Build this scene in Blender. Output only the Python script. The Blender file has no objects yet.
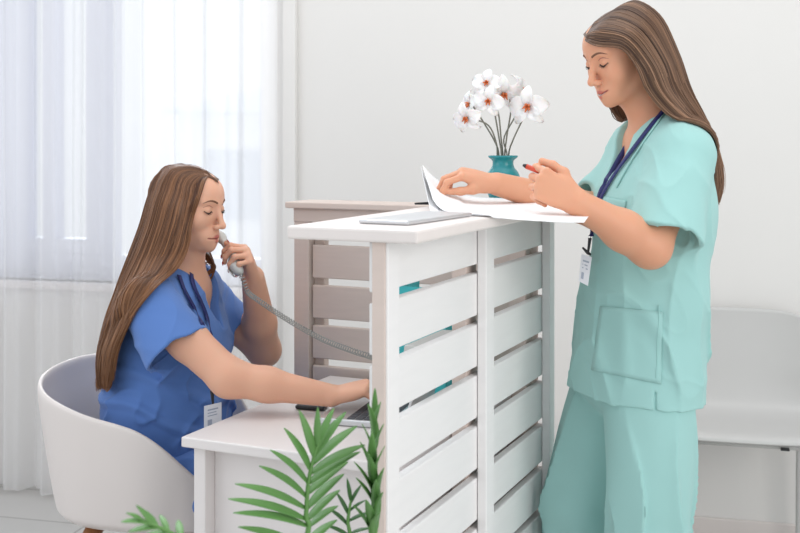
import bpy, bmesh, math, random
import numpy as np
from mathutils import Vector, Matrix, noise as mnoise
from mathutils.bvhtree import BVHTree
PI = math.pi
S = bpy.context.scene
COL = S.collection

# ---------------------------------------------------------------- camera, world, lights, exposure
FPX, HY, CZ = 1100.0, 140.0, 1.35          # focal length in pixels, horizon row, eye height
cam_d = bpy.data.cameras.new('camera'); cam = bpy.data.objects.new('camera', cam_d); COL.objects.link(cam)
cam.location = (0, 0, CZ); cam.rotation_euler = (PI/2, 0, 0)
cam_d.sensor_width = 36; cam_d.lens = 36*FPX/800; cam_d.shift_y = -(266.5-HY)/800
cam_d.clip_start = .05; cam_d.clip_end = 200
cam_d.dof.use_dof = True; cam_d.dof.focus_distance = 2.4; cam_d.dof.aperture_fstop = 6.3
S.camera = cam
S.view_settings.view_transform = 'Standard'; S.view_settings.look = 'None'
S.view_settings.gamma = 1; S.view_settings.use_curve_mapping = False
S.view_settings.exposure = 0.0

w = bpy.data.worlds.new('sky'); S.world = w; w.use_nodes = True
bg = w.node_tree.nodes['Background']; bg.inputs[0].default_value = (.90, .95, 1, 1); bg.inputs[1].default_value = .90

def area(name, loc, target, sx, sy, power, col=(1, 1, 1)):
    l = bpy.data.lights.new(name, 'AREA'); l.shape = 'RECTANGLE'; l.size = sx; l.size_y = sy
    l.energy = power; l.color = col
    o = bpy.data.objects.new(name, l); COL.objects.link(o); o.location = loc
    o.rotation_euler = (Vector(target)-Vector(loc)).to_track_quat('-Z', 'Y').to_euler()
    return o
area('added_top_light', (.1, 2.3, 3.3), (.1, 2.5, 0), 2.6, 1.6, 22, (1, .96, .92))  # unseen soft light added overhead, no fixture modelled
area('added_side_fill', (-3.2, 1.2, 2.2), (.1, 2.6, 1.0), 2.2, 2.0, 20, (.97, .98, 1))  # fill light added on the left, no window stands there
area('added_counter_fill', (2.5, -.4, 1.9), (.3, 2.5, .9), 2.2, 1.8, 46, (1, .96, .92))  # unseen fill added from the right to brighten the counter front

sd = bpy.data.lights.new('sun', 'SUN'); sd.energy = 4.0; sd.angle = math.radians(50); sd.color = (.88, .94, 1)
sun = bpy.data.objects.new('sun', sd); COL.objects.link(sun)
sun.rotation_euler = (-Vector((-.35, 1, .62))).to_track_quat('-Z', 'Y').to_euler()

# ---------------------------------------------------------------- helpers
def W(px, py, Y): return np.array([(px-400)/FPX*Y, Y, CZ-(py-HY)/FPX*Y])
def nrm(v): v = np.asarray(v, float); return v/np.linalg.norm(v)
rng = random.Random(7)

def tag(o, label=None, cat=None, group=None, kind=None):
    if label: o['label'] = label
    if cat: o['category'] = cat
    if group: o['group'] = group
    if kind: o['kind'] = kind
    return o
def empty(name, loc, label, cat, group=None):
    o = bpy.data.objects.new(name, None); COL.objects.link(o); o.location = loc
    o.empty_display_size = .1
    return tag(o, label, cat, group)
def link(name, me, m, parent=None, smooth=False, bevel=0, seg=2):
    o = bpy.data.objects.new(name, me); COL.objects.link(o)
    if m: me.materials.append(m)
    if parent:
        o.parent = parent
        o.matrix_parent_inverse = Matrix.Translation(-parent.location) if parent.type == 'EMPTY' else Matrix()
    if smooth: me.shade_smooth()
    if bevel:
        b = o.modifiers.new('bevel', 'BEVEL'); b.width = bevel; b.segments = seg; b.limit_method = 'ANGLE'
    return o
def mesh(name, v, f):
    me = bpy.data.meshes.new(name); me.from_pydata([tuple(map(float, p)) for p in v], [], [tuple(map(int, q)) for q in f]); me.update(); return me
class MB:
    def __init__(s): s.v = []; s.f = []
    def add(s, v, f):
        n = len(s.v); s.v += [tuple(map(float, p)) for p in v]; s.f += [tuple(i+n for i in q) for q in f]; return s
    def box(s, fr, a0, a1, b0, b1, z0, z1):
        P = [fr(a, b, z) for z in (z0, z1) for a, b in ((a0, b0), (a1, b0), (a1, b1), (a0, b1))]
        return s.add(P, [(3, 2, 1, 0), (4, 5, 6, 7), (0, 1, 5, 4), (1, 2, 6, 5), (2, 3, 7, 6), (3, 0, 4, 7)])
    def tube(s, pts, r, n=8, cap=True):
        pts = [np.asarray(p, float) for p in pts]; N = len(pts)
        rr = r if hasattr(r, '__len__') else [r]*N
        T = [nrm(pts[min(i+1, N-1)]-pts[max(i-1, 0)]) for i in range(N)]
        a = nrm(np.cross(T[0], (0, 0, 1) if abs(T[0][2]) < .9 else (1, 0, 0))); v = []
        for i in range(N):
            a = nrm(a-T[i]*np.dot(a, T[i])); b = np.cross(T[i], a)
            for k in range(n):
                t = 2*PI*k/n; v.append(pts[i]+(a*math.cos(t)+b*math.sin(t))*rr[i])
        f = [(i*n+k, i*n+(k+1) % n, (i+1)*n+(k+1) % n, (i+1)*n+k) for i in range(N-1) for k in range(n)]
        if cap: f += [tuple(range(n-1, -1, -1)), tuple((N-1)*n+k for k in range(n))]
        return s.add(v, f)
    def lathe(s, prof, c, n=40):
        v = [(c[0]+r*math.cos(2*PI*k/n), c[1]+r*math.sin(2*PI*k/n), c[2]+z) for r, z in prof for k in range(n)]
        f = [(i*n+k, i*n+(k+1) % n, (i+1)*n+(k+1) % n, (i+1)*n+k) for i in range(len(prof)-1) for k in range(n)]
        return s.add(v, f)
    def grid(s, P):
        R = len(P); C = len(P[0]); return s.add([p for r in P for p in r], [(i*C+j, i*C+j+1, (i+1)*C+j+1, (i+1)*C+j) for i in range(R-1) for j in range(C-1)])
    def build(s, name, m, parent=None, **k): return link(name, mesh(name, s.v, s.f), m, parent, **k)
def fix(o):
    bm = bmesh.new(); bm.from_mesh(o.data); bmesh.ops.recalc_face_normals(bm, faces=bm.faces); bm.to_mesh(o.data); bm.free(); return o
def solid(o, t, off=0):
    s = o.modifiers.new('solid', 'SOLIDIFY'); s.thickness = t; s.offset = off; return o
def crom(P, n):
    P = [np.asarray(p, float) for p in P]; P = [2*P[0]-P[1]]+P+[2*P[-1]-P[-2]]; m = len(P)-3; out = []
    for i in range(n):
        u = i/(n-1)*m; k = min(int(u), m-1); t = u-k; a, b, c, d = P[k:k+4]
        out.append(.5*((2*b)+(-a+c)*t+(2*a-5*b+4*c-d)*t*t+(-a+3*b-3*c+d)*t**3))
    return out

# ---------------------------------------------------------------- materials
def srgb(r, g, b):
    f = lambda c: (c/255/12.92 if c <= 10 else ((c/255+.055)/1.055)**2.4)
    return (f(r), f(g), f(b), 1)
def mat(name, col, rough=.5, metal=0, bump=0, bscale=200, var=0, vscale=6, stretch=(1, 1, 1), sss=0, sheen=0, spec=None):
    m = bpy.data.materials.new(name); m.use_nodes = True; nt = m.node_tree; b = nt.nodes['Principled BSDF']
    b.inputs['Base Color'].default_value = col; b.inputs['Roughness'].default_value = rough; b.inputs['Metallic'].default_value = metal
    if spec is not None: b.inputs['Specular IOR Level'].default_value = spec
    if sss:
        b.inputs['Subsurface Weight'].default_value = sss; b.inputs['Subsurface Radius'].default_value = (1, .35, .2); b.inputs['Subsurface Scale'].default_value = .008
    if sheen: b.inputs['Sheen Weight'].default_value = sheen
    tc = nt.nodes.new('ShaderNodeTexCoord'); mp = nt.nodes.new('ShaderNodeMapping'); mp.inputs['Scale'].default_value = stretch
    nt.links.new(tc.outputs['Object'], mp.inputs[0])
    if var:
        n = nt.nodes.new('ShaderNodeTexNoise'); n.inputs['Scale'].default_value = vscale; n.inputs['Detail'].default_value = 6
        nt.links.new(mp.outputs[0], n.inputs[0])
        mx = nt.nodes.new('ShaderNodeMix'); mx.data_type = 'RGBA'
        mx.inputs[6].default_value = tuple(c*(1-var) for c in col[:3])+(1,); mx.inputs[7].default_value = tuple(min(1, c*(1+var)) for c in col[:3])+(1,)
        nt.links.new(n.outputs[0], mx.inputs[0]); nt.links.new(mx.outputs[2], b.inputs['Base Color'])
    if bump:
        n = nt.nodes.new('ShaderNodeTexNoise'); n.inputs['Scale'].default_value = bscale; nt.links.new(mp.outputs[0], n.inputs[0])
        bp = nt.nodes.new('ShaderNodeBump'); bp.inputs['Strength'].default_value = bump; bp.inputs['Distance'].default_value = .002
        nt.links.new(n.outputs[0], bp.inputs['Height']); nt.links.new(bp.outputs[0], b.inputs['Normal'])
    return m
M = {}
M['wall'] = mat('wall_paint', srgb(226, 224, 221), .9, bump=.05, var=.01)
M['wood_cool_lit'] = mat('whitewashed_wood_cool_lit', srgb(236, 234, 233), .55, var=.03, vscale=5, stretch=(2, 2, 14), bump=.1, bscale=60)  # same wood as the inner boards, cool light put into its colour
M['wood_warm_lit'] = mat('whitewashed_wood_warm_lit', srgb(212, 196, 187), .6, var=.05, vscale=6, stretch=(2, 2, 16), bump=.15, bscale=60)  # same wood as the outer boards, warmer light put into its colour
M['slab'] = mat('countertop_wood', srgb(226, 218, 214), .5, var=.025, vscale=6, stretch=(2, 10, 2))
M['desk'] = mat('desk_laminate', srgb(226, 220, 218), .4, var=.01)
M['plastic'] = mat('white_plastic', srgb(222, 214, 210), .35, var=.01)
M['greyplastic'] = mat('grey_plastic', srgb(196, 195, 193), .4, var=.01)
M['oak'] = mat('oak_wood', srgb(150, 98, 58), .5, var=.15, vscale=8, stretch=(12, 12, 1))
M['black'] = mat('black_plastic', srgb(35, 35, 38), .4)
M['chrome'] = mat('brushed_steel', srgb(200, 200, 202), .3, metal=.9)
M['alu'] = mat('silver_aluminium', srgb(205, 206, 208), .35, metal=.6)
M['keys'] = mat('dark_keys', srgb(70, 72, 78), .6)
M['paper'] = mat('white_paper', srgb(246, 246, 247), .7)
M['teal'] = mat('teal_ceramic', srgb(40, 140, 148), .25, var=.15, vscale=25)
M['tealcard'] = mat('teal_card', srgb(60, 185, 190), .6, var=.02)
M['petal'] = mat('white_petal', srgb(245, 243, 242), .6, sss=.15)
M['orange'] = mat('orange_petal_centre', srgb(205, 110, 62), .6, var=.2, vscale=200)
M['stemgrey'] = mat('grey_green_stem', srgb(118, 118, 108), .6, var=.1)
M['navy'] = mat('navy_ribbon', srgb(28, 36, 98), .6, bump=.2, bscale=600)
M['badge'] = mat('white_badge_card', srgb(232, 234, 240), .3)
M['badgeprint'] = mat('badge_print', srgb(170, 178, 195), .5)
M['phone'] = mat('grey_phone_plastic', srgb(196, 196, 192), .4, var=.01)
M['cord'] = mat('grey_phone_cord', srgb(150, 150, 146), .5)
M['red'] = mat('red_pen_plastic', srgb(205, 70, 38), .35)
M['nail'] = mat('red_nail_polish', srgb(170, 40, 38), .25)
M['leaf'] = mat('palm_leaf', srgb(92, 138, 72), .45, var=.3, vscale=14)
M['leafdark'] = mat('dark_palm_leaf', srgb(52, 96, 44), .45, var=.3, vscale=14)
M['rachis'] = mat('palm_stalk', srgb(96, 140, 74), .5)
M['pot'] = mat('white_pot_ceramic', srgb(220, 218, 214), .4)
M['soil'] = mat('potting_soil', srgb(60, 45, 34), .95, bump=1, bscale=80, var=.3, vscale=60)
M['brow'] = mat('brow_hair', srgb(118, 82, 62), .8)
M['crease_shade'] = mat('crease_shade_skin', srgb(140, 78, 70), .6)  # darkened skin tone standing in for shade in lid and lip creases
M['lash'] = mat('lash_hair', srgb(45, 32, 28), .8)
M['frame'] = mat('window_frame_paint', srgb(205, 208, 222), .5)
M['blue'] = mat('blue_scrub_cotton', srgb(92, 128, 192), .85, bump=.25, bscale=900, var=.05, vscale=9, sheen=.15, spec=.2)
M['mint'] = mat('mint_scrub_cotton', srgb(160, 205, 201), .85, bump=.25, bscale=900, var=.03, vscale=9, sheen=.15, spec=.2)
M['shoe'] = mat('white_shoe_leather', srgb(228, 228, 226), .5)
M['roof'] = mat('grey_roof', srgb(196, 204, 216), .8)
M['render'] = mat('pale_house_render', srgb(240, 242, 246), .8)

def skin_mat(name, col, lip):
    m = mat(name, col, .48, sss=.25, bump=.04, bscale=700, spec=.35); nt = m.node_tree; b = nt.nodes['Principled BSDF']
    a = nt.nodes.new('ShaderNodeAttribute'); a.attribute_name = 'tone'
    sp = nt.nodes.new('ShaderNodeSeparateColor'); nt.links.new(a.outputs['Color'], sp.inputs[0])
    m1 = nt.nodes.new('ShaderNodeMix'); m1.data_type = 'RGBA'; m1.inputs[6].default_value = col; m1.inputs[7].default_value = lip
    nt.links.new(sp.outputs[0], m1.inputs[0]); nt.links.new(m1.outputs[2], b.inputs['Base Color'])
    return m
M['skin_a'] = skin_mat('skin', srgb(222, 170, 143), srgb(190, 104, 98))
M['skin_b'] = skin_mat('skin_warm', srgb(216, 158, 127), srgb(190, 104, 94))
def hair_mat(name, dark, light):
    m = bpy.data.materials.new(name); m.use_nodes = True; nt = m.node_tree; b = nt.nodes['Principled BSDF']
    a = nt.nodes.new('ShaderNodeAttribute'); a.attribute_name = 'tone'
    mx = nt.nodes.new('ShaderNodeMix'); mx.data_type = 'RGBA'; mx.inputs[6].default_value = dark; mx.inputs[7].default_value = light
    nt.links.new(a.outputs['Fac'], mx.inputs[0]); nt.links.new(mx.outputs[2], b.inputs['Base Color'])
    b.inputs['Roughness'].default_value = .38; b.inputs['Specular IOR Level'].default_value = .45
    return m
M['hair_a'] = hair_mat('brown_hair_warm', srgb(74, 44, 28), srgb(172, 122, 84))
M['hair_b'] = hair_mat('brown_hair_ash', srgb(66, 44, 32), srgb(166, 128, 100))

def curtain_mat():
    m = bpy.data.materials.new('sheer_curtain_voile'); m.use_nodes = True; nt = m.node_tree; nt.nodes.clear()
    o = nt.nodes.new('ShaderNodeOutputMaterial'); t = nt.nodes.new('ShaderNodeBsdfTransparent'); tr = nt.nodes.new('ShaderNodeBsdfTranslucent'); d = nt.nodes.new('ShaderNodeBsdfDiffuse')
    c = (.93, .92, .92, 1); tr.inputs[0].default_value = c; d.inputs[0].default_value = c
    m1 = nt.nodes.new('ShaderNodeMixShader'); m1.inputs[0].default_value = .5; m2 = nt.nodes.new('ShaderNodeMixShader'); m2.inputs[0].default_value = .60
    nt.links.new(tr.outputs[0], m1.inputs[1]); nt.links.new(d.outputs[0], m1.inputs[2])
    nt.links.new(t.outputs[0], m2.inputs[1]); nt.links.new(m1.outputs[0], m2.inputs[2]); nt.links.new(m2.outputs[0], o.inputs[0])
    return m
M['curtain'] = curtain_mat()
def floor_mat():
    m = bpy.data.materials.new('pale_floor_tile'); m.use_nodes = True; nt = m.node_tree; b = nt.nodes['Principled BSDF']
    tc = nt.nodes.new('ShaderNodeTexCoord'); mp = nt.nodes.new('ShaderNodeMapping'); mp.inputs['Rotation'].default_value = (0, 0, math.radians(14)); mp.inputs['Location'].default_value = (.2, .12, 0)
    br = nt.nodes.new('ShaderNodeTexBrick'); br.offset = 0; br.inputs['Scale'].default_value = 1; br.inputs['Brick Width'].default_value = .6; br.inputs['Row Height'].default_value = .3
    br.inputs['Mortar Size'].default_value = .004; br.inputs['Color1'].default_value = srgb(196, 193, 190); br.inputs['Color2'].default_value = srgb(190, 188, 185); br.inputs['Mortar'].default_value = srgb(150, 147, 144)
    nt.links.new(tc.outputs['Object'], mp.inputs[0]); nt.links.new(mp.outputs[0], br.inputs[0]); nt.links.new(br.outputs[0], b.inputs['Base Color'])
    b.inputs['Roughness'].default_value = .35
    return m
M['floor'] = floor_mat()

# ---------------------------------------------------------------- signed distance modelling (sparse surface nets)
def smin(a, b, k):
    if k <= 0: return np.minimum(a, b)
    h = np.maximum(k-np.abs(a-b), 0)/k; return np.minimum(a, b)-h*h*k*.25
def smax(a, b, k): return -smin(-a, -b, k)
def ln(q): return np.sqrt((q*q).sum(-1))
def f_cone(p, a, b, ra, rb):
    a = np.asarray(a, float); ab = np.asarray(b, float)-a; q = p-a; t = np.clip(q@ab/(ab@ab+1e-12), 0, 1)
    return ln(q-t[:, None]*ab)-(ra+(rb-ra)*t)
def f_ell(p, c, r, R=None):
    q = p-np.asarray(c, float)
    if R is not None: q = q@R
    r = np.asarray(r, float); k0 = ln(q/r)+1e-9; k1 = ln(q/(r*r))+1e-9; return k0*(k0-1)/k1
def f_ecap(p, a, b, side, ra, rb):
    a = np.asarray(a, float); ab = np.asarray(b, float)-a; L2 = ab@ab; n = ab/math.sqrt(L2)
    s = np.asarray(side, float); s = nrm(s-n*(s@n)); f = np.cross(n, s); q = p-a; t = np.clip(q@ab/L2, 0, 1); q = q-t[:, None]*ab
    rs = ra[0]+(rb[0]-ra[0])*t; rf = ra[1]+(rb[1]-ra[1])*t; rn = np.minimum(rs, rf)
    x = q@s; y = q@f; z = q@n
    k0 = np.sqrt((x/rs)**2+(y/rf)**2+(z/rn)**2)+1e-9; k1 = np.sqrt((x/rs**2)**2+(y/rf**2)**2+(z/rn**2)**2)+1e-9
    return k0*(k0-1)/k1
class SDF:
    def __init__(s): s.ops = []; s.disp = None; s.k = .015
    def op(s, kind, fn, lo, hi, k=None):
        k = s.k if k is None else k; s.ops.append((kind, fn, np.asarray(lo, float)-k-.004, np.asarray(hi, float)+k+.004, k)); return s
    def cone(s, a, b, ra, rb, k=None, kind='u'):
        a = np.asarray(a, float); b = np.asarray(b, float); r = max(ra, rb)
        return s.op(kind, lambda p: f_cone(p, a, b, ra, rb), np.minimum(a, b)-r, np.maximum(a, b)+r, k)
    def chain(s, P, R, k=None):
        for i in range(len(P)-1): s.cone(P[i], P[i+1], R[i], R[i+1], k)
        return s
    def ell(s, c, r, R=None, k=None, kind='u'):
        m = max(r); c = np.asarray(c, float); return s.op(kind, lambda p: f_ell(p, c, r, R), c-m, c+m, k)
    def ecap(s, a, b, side, ra, rb, k=None):
        a = np.asarray(a, float); b = np.asarray(b, float); r = max(ra+rb)
        return s.op('u', lambda p: f_ecap(p, a, b, side, ra, rb), np.minimum(a, b)-r, np.maximum(a, b)+r, k)
    def sleeve(s, a, b, ra, rb, depth=.05, th=.0065, k=None, side=None, flat=1.0, ext=0):
        a = np.asarray(a, float); b = np.asarray(b, float); n = nrm(b-a); r = max(ra, rb); be = b+n*r
        rbe = rb+(rb-ra)*r/np.linalg.norm(b-a)
        def fn(p):
            if side is None: o = f_cone(p, a, be, ra, rbe)
            else: o = f_ecap(p, a, be, side, (ra, ra*flat), (rbe, rbe*flat))
            h = (p-b)@n
            wav = .004*np.sin(p[:, 0]*60+p[:, 1]*45)
            o2 = smax(o, h+wav, .004); inn = np.maximum(o+th, -(h+depth))
            return smax(o2, -inn, .002)
        return s.op('u', fn, np.minimum(a, b)-r-.02, np.maximum(a, b)+r+.02, k)
    def ev(s, p, lo=None, hi=None):
        d = np.full(len(p), 1.0)
        for kind, fn, l, h, k in s.ops:
            if lo is not None and (np.any(l > hi) or np.any(h < lo)): continue
            v = fn(p)
            d = smin(d, v, k) if kind == 'u' else (smax(d, -v, k) if kind == 's' else smax(d, v, k))
        if s.disp is not None: d = d+s.disp(p)
        return d
    def mesh(s, name, res, slack=.012):
        U = [o for o in s.ops if o[0] == 'u']
        lo = np.min([o[2] for o in U], 0); hi = np.max([o[3] for o in U], 0); B = 12; bs = B*res
        nb = np.ceil((hi-lo)/bs).astype(int)+1
        g = np.stack(np.meshgrid(*[np.arange(n) for n in nb], indexing='ij'), -1).reshape(-1, 3)
        touched = np.zeros(len(g), bool)
        b0 = lo+g*bs; b1 = b0+bs
        for o in U: touched |= np.all((b0 <= o[3]) & (b1 >= o[2]), 1)
        g = g[touched]; c = lo+(g+.5)*bs
        keep = np.zeros(len(g), bool)
        for i in range(0, len(g), 40000):
            keep[i:i+40000] = np.abs(s.ev(c[i:i+40000])) < bs*.9+slack
        g = g[keep]
        ax = np.arange(B+1); loc = np.stack(np.meshgrid(ax, ax, ax, indexing='ij'), -1).reshape(-1, 3)
        KEY = int(1 << 20); VK = []; VP = []; E = [[], [], []]
        off = [np.array(o) for o in ((1, 0, 0), (0, 1, 0), (0, 0, 1))]
        for b in g:
            gi = b*B+loc; p = lo+gi*res
            d = s.ev(p, p[0], p[-1]).reshape(B+1, B+1, B+1)
            if d.min() > 0 or d.max() < 0: continue
            sg = d < 0
            acc = np.zeros((B, B, B, 3)); cnt = np.zeros((B, B, B))
            for a in range(3):
                # samples along the edge direction
                sl0 = [slice(None)]*3; sl1 = [slice(None)]*3; sl0[a] = slice(0, B); sl1[a] = slice(1, B+1)
                d0 = d[tuple(sl0)]; d1 = d[tuple(sl1)]; cr = (d0 < 0) != (d1 < 0)
                t = np.where(cr, d0/np.where(cr, d0-d1, 1), 0)
                o1, o2 = [x for x in range(3) if x != a]
                for e1 in (0, 1):
                    for e2 in (0, 1):
                        q = [slice(0, B)]*3; q[o1] = slice(e1, B+e1); q[o2] = slice(e2, B+e2); q = tuple(q)
                        c_ = cr[q]; cnt += c_; acc[..., a] += np.where(c_, t[q], 0); acc[..., o1] += c_*e1; acc[..., o2] += c_*e2
                q = tuple([slice(0, B)]*3); ii = np.argwhere(cr[q])
                if len(ii): E[a].append(np.c_[ii+b*B, d0[q][tuple(ii.T)] < 0])
            ii = np.argwhere(cnt > 0)
            if len(ii):
                t_ = tuple(ii.T); gl = ii+b*B
                VK.append((gl[:, 0]*KEY+gl[:, 1])*KEY+gl[:, 2]); VP.append(lo+(gl+acc[t_]/cnt[t_][:, None])*res)
        VK = np.concatenate(VK); VP = np.concatenate(VP); o = np.argsort(VK); VK = VK[o]; VP = VP[o]
        F = []
        for a in range(3):
            if not E[a]: continue
            e = np.concatenate(E[a]); c = e[:, :3]; neg = e[:, 3] > 0; o1, o2 = (a+1) % 3, (a+2) % 3
            ids = []; ok = np.ones(len(c), bool)
            for s1, s2 in ((0, 0), (1, 0), (1, 1), (0, 1)):
                q = c.copy(); q[:, o1] -= s1; q[:, o2] -= s2; key = (q[:, 0].astype(np.int64)*KEY+q[:, 1])*KEY+q[:, 2]
                j = np.clip(np.searchsorted(VK, key), 0, len(VK)-1); ok &= VK[j] == key; ids.append(j)
            q = np.stack(ids, 1); q[~neg] = q[~neg][:, ::-1]; F.append(q[ok])
        F = np.concatenate(F)
        me = bpy.data.meshes.new(name); me.vertices.add(len(VP)); me.vertices.foreach_set('co', VP.ravel().astype(np.float32))
        me.loops.add(F.size); me.loops.foreach_set('vertex_index', F.ravel().astype(np.int32))
        me.polygons.add(len(F)); me.polygons.foreach_set('loop_start', np.arange(0, F.size, 4, dtype=np.int32))
        me.update(calc_edges=True); me.validate(); me.shade_smooth(); s.V = VP; s.F = F
        return me
def waves(seed, n, freq, stretch=(1, 1, 1)):
    r = np.random.RandomState(seed); K = r.normal(size=(n, 3))*freq*np.array(stretch); ph = r.rand(n)*6.28
    return lambda p: np.sin(p@K.T+ph).mean(1)*math.sqrt(n)*.7
def tone(me, vals):
    a = me.attributes.new('tone', 'FLOAT_COLOR', 'POINT'); c = np.ones((len(me.vertices), 4), np.float32); c[:, :3] = vals; a.data.foreach_set('color', c.ravel())
def bvh(me):
    n = len(me.vertices); co = np.empty(n*3, np.float32); me.vertices.foreach_get('co', co)
    return BVHTree.FromPolygons([tuple(x) for x in co.reshape(-1, 3).tolist()], [tuple(p.vertices) for p in me.polygons])
def bvh2(*mes):
    V = []; F = []
    for me in mes:
        n = len(me.vertices); co = np.empty(n*3, np.float32); me.vertices.foreach_get('co', co); k = len(V); V += [tuple(x) for x in co.reshape(-1, 3).tolist()]
        F += [tuple(i+k for i in p.vertices) for p in me.polygons]
    return BVHTree.FromPolygons(V, F)
EYE = Vector((0, 0, CZ))
def hit(tree, px, py, lift=.002, Y=2.5):
    d = Vector(W(px, py, 1.0)).__sub__(EYE).normalized(); r = tree.ray_cast(EYE, d)
    if r[0] is None: return Vector(W(px, py, Y)), -d
    n = r[1] if r[1].dot(d) < 0 else -r[1]
    return r[0]+n*lift, n
# ================================================================ THE SETTING
wd = nrm((1, -.25, 0)); wn = nrm((-.25, -1, 0))
def WL(q, n, z): p = np.array([0, 3.95, 0])+wd*q+wn*n; return (p[0], p[1], z)
def wq(px): a = (px-400)/FPX; Y = 3.95/(1+.25*a); return a*Y/wd[0]
def struct(o): o['kind'] = 'structure'; return o
mb = MB(); mb.box(lambda a, b, z: (a, b, z), -4, 4, -1, 6, -.1, 0); struct(mb.build('floor', M['floor']))
WQ0, WQ1, WZ0, WZ1 = -2.25, wq(262), .80, 2.45
mb = MB()
mb.box(WL, -4, WQ0, -.2, 0, 0, 3.1); mb.box(WL, WQ1, 4, -.2, 0, 0, 3.1); mb.box(WL, WQ0, WQ1, -.2, 0, 0, WZ0); mb.box(WL, WQ0, WQ1, -.2, 0, WZ1, 3.1)
struct(mb.build('wall_back', M['wall']))
mb = MB(); mb.box(WL, wq(299), 4, 0, .014, 0, .086); struct(mb.build('baseboard_back', M['plastic'], bevel=.004))
mb = MB(); mb.box(WL, wq(285), wq(298), 0, .03, 0, 3.1); struct(mb.build('trim_1', M['wall'], bevel=.004))
# window
fr = MB()
def bar(q0, q1, z0, z1, n0=-.13, n1=-.06): fr.box(WL, q0, q1, n0, n1, z0, z1)
bar(WQ0, WQ1, WZ0, WZ0+.1); bar(WQ0, WQ1, WZ1-.07, WZ1)
bar(WQ0, WQ0+.07, WZ0, WZ1); bar(WQ1-.03, WQ1, WZ0, WZ1)
for a, b in ((-12, 19), (34, 47), (78, 106)): bar(wq(a), wq(b), WZ0+.1, WZ1-.07)
for a, b in ((19, 34), (47, 78)): bar(wq(a), wq(b), WZ0+.1, WZ0+.16)
win = struct(fr.build('window_1', M['frame'], bevel=.004))
g = bpy.data.materials.new('window_glass'); g.use_nodes = True; nt = g.node_tree; nt.nodes.clear()
o_ = nt.nodes.new('ShaderNodeOutputMaterial'); t_ = nt.nodes.new('ShaderNodeBsdfTransparent'); gl = nt.nodes.new('ShaderNodeBsdfGlossy'); gl.inputs['Roughness'].default_value = .05
mx = nt.nodes.new('ShaderNodeMixShader'); mx.inputs[0].default_value = .05
nt.links.new(t_.outputs[0], mx.inputs[1]); nt.links.new(gl.outputs[0], mx.inputs[2]); nt.links.new(mx.outputs[0], o_.inputs[0])
mb = MB(); mb.box(WL, WQ0+.03, WQ1-.01, -.1, -.094, WZ0+.05, WZ1-.04); mb.build('window_pane', g, win)
mb = MB(); mb.box(WL, WQ0-.02, WQ1+.01, -.06, .035, WZ0-.03, WZ0); mb.build('window_sill', M['plastic'], win, bevel=.005)
# curtain
q0, q1 = -2.6, wq(284); N = 900; rows = []
wv = lambda q: .030*math.sin(q*46+1.2*math.sin(q*7.3))+.012*math.sin(q*101+2*math.sin(q*5))+.012*math.sin(q*19+1)
for j in range(24):
    z = .02+3.0*j/23; rows.append([WL(q0+(q1-q0)*i/N, .12+wv(q0+(q1-q0)*i/N)*(1-.25*j/23)+.004*math.sin(z*3+i*.02), z+(.004*math.sin(i*.09) if j == 0 else 0)) for i in range(N+1)])
mb = MB(); mb.grid(rows); cu = mb.build('curtain', M['curtain'], smooth=True)
tag(cu, 'white sheer floor-length curtain hanging in soft folds before the window', 'curtain')
# house outside the window
hs = empty('house', (0, 16, -3), 'pale house with a grey sloping roof seen hazily through the sheer curtain', 'house')
I3 = lambda a, b, z: (a, b, z)
mb = MB(); mb.box(I3, -3.2, 3.5, 16, 20, -3, 1.8); mb.build('house_wall', M['render'], hs)
x0, x1 = -3.45, 3.8
mb = MB(); mb.add([(x0, 15.6, 1.75), (x1, 15.6, 1.75), (x1, 20.4, 1.75), (x0, 20.4, 1.75), (x0+3.4, 18, 2.75), (x1-3.4, 18, 2.75)], [(0, 1, 5, 4), (2, 3, 4, 5), (3, 0, 4), (1, 2, 5), (3, 2, 1, 0)])
mb.build('roof', M['roof'], hs)
mb = MB(); mb.box(I3, -2.8, -1.9, 15.95, 16.0, .2, 1.2); mb.build('window', M['roof'], hs)
mb = MB(); mb.box(I3, -1.2, -.3, 15.95, 16.0, .2, 1.2); mb.build('window', M['roof'], hs)

# ================================================================ RECEPTION COUNTER
eu = np.array([.414, .910, 0]); ev = np.array([.910, -.414, 0])
def UV(u, v, z): p = eu*u+ev*v; return (p[0], p[1], z)
def uvbox(name, m, parent, u0, u1, v0, v1, z0, z1, bv=.0025):
    return MB().box(UV, u0, u1, v0, v1, z0, z1).build(name, m, parent, bevel=bv)
ct = empty('reception_counter', UV(2.1, -.8, 0), 'tall white wooden reception counter with slatted board front', 'counter')
uvbox('countertop', M['slab'], ct, 1.612, 2.62, -.944, -.703, 1.183, 1.205, .004)
uvbox('return_cap', M['wood_warm_lit'], ct, 2.47, 2.60, -1.452, -.945, 1.174, 1.190, .003)
uvbox('apron', M['wood_warm_lit'], ct, 2.485, 2.50, -1.435, -.83, 1.138, 1.174)
for (u0, u1) in ((1.63, 1.676), (2.10, 2.148), (2.543, 2.583)):
    uvbox('post', M['wood_cool_lit'], ct, u0, u1, -.790 if u0 < 1.7 else -.783, -.763, 0, 1.183)
uvbox('end_face_warm_tint', M['wood_warm_lit'], ct, 1.625, 1.630, -.790, -.767, 0, 1.183, .001)  # thin strip added to paint warmer light on the post's end face
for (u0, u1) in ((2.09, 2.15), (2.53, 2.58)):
    uvbox('batten', M['wood_warm_lit'], ct, u0, u1, -.835, -.803, 0, 1.183)
gz = [1.087-.104*k for k in range(11)]
tops = [1.181]+[z-.008 for z in gz]; bots = [z+.010 for z in gz]+[.0]
for t, b in zip(tops, bots):
    if t > b+.01: uvbox('board', M['wood_cool_lit'], ct, 1.64, 2.575, -.803, -.784, max(b, .01), t, .003)
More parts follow.
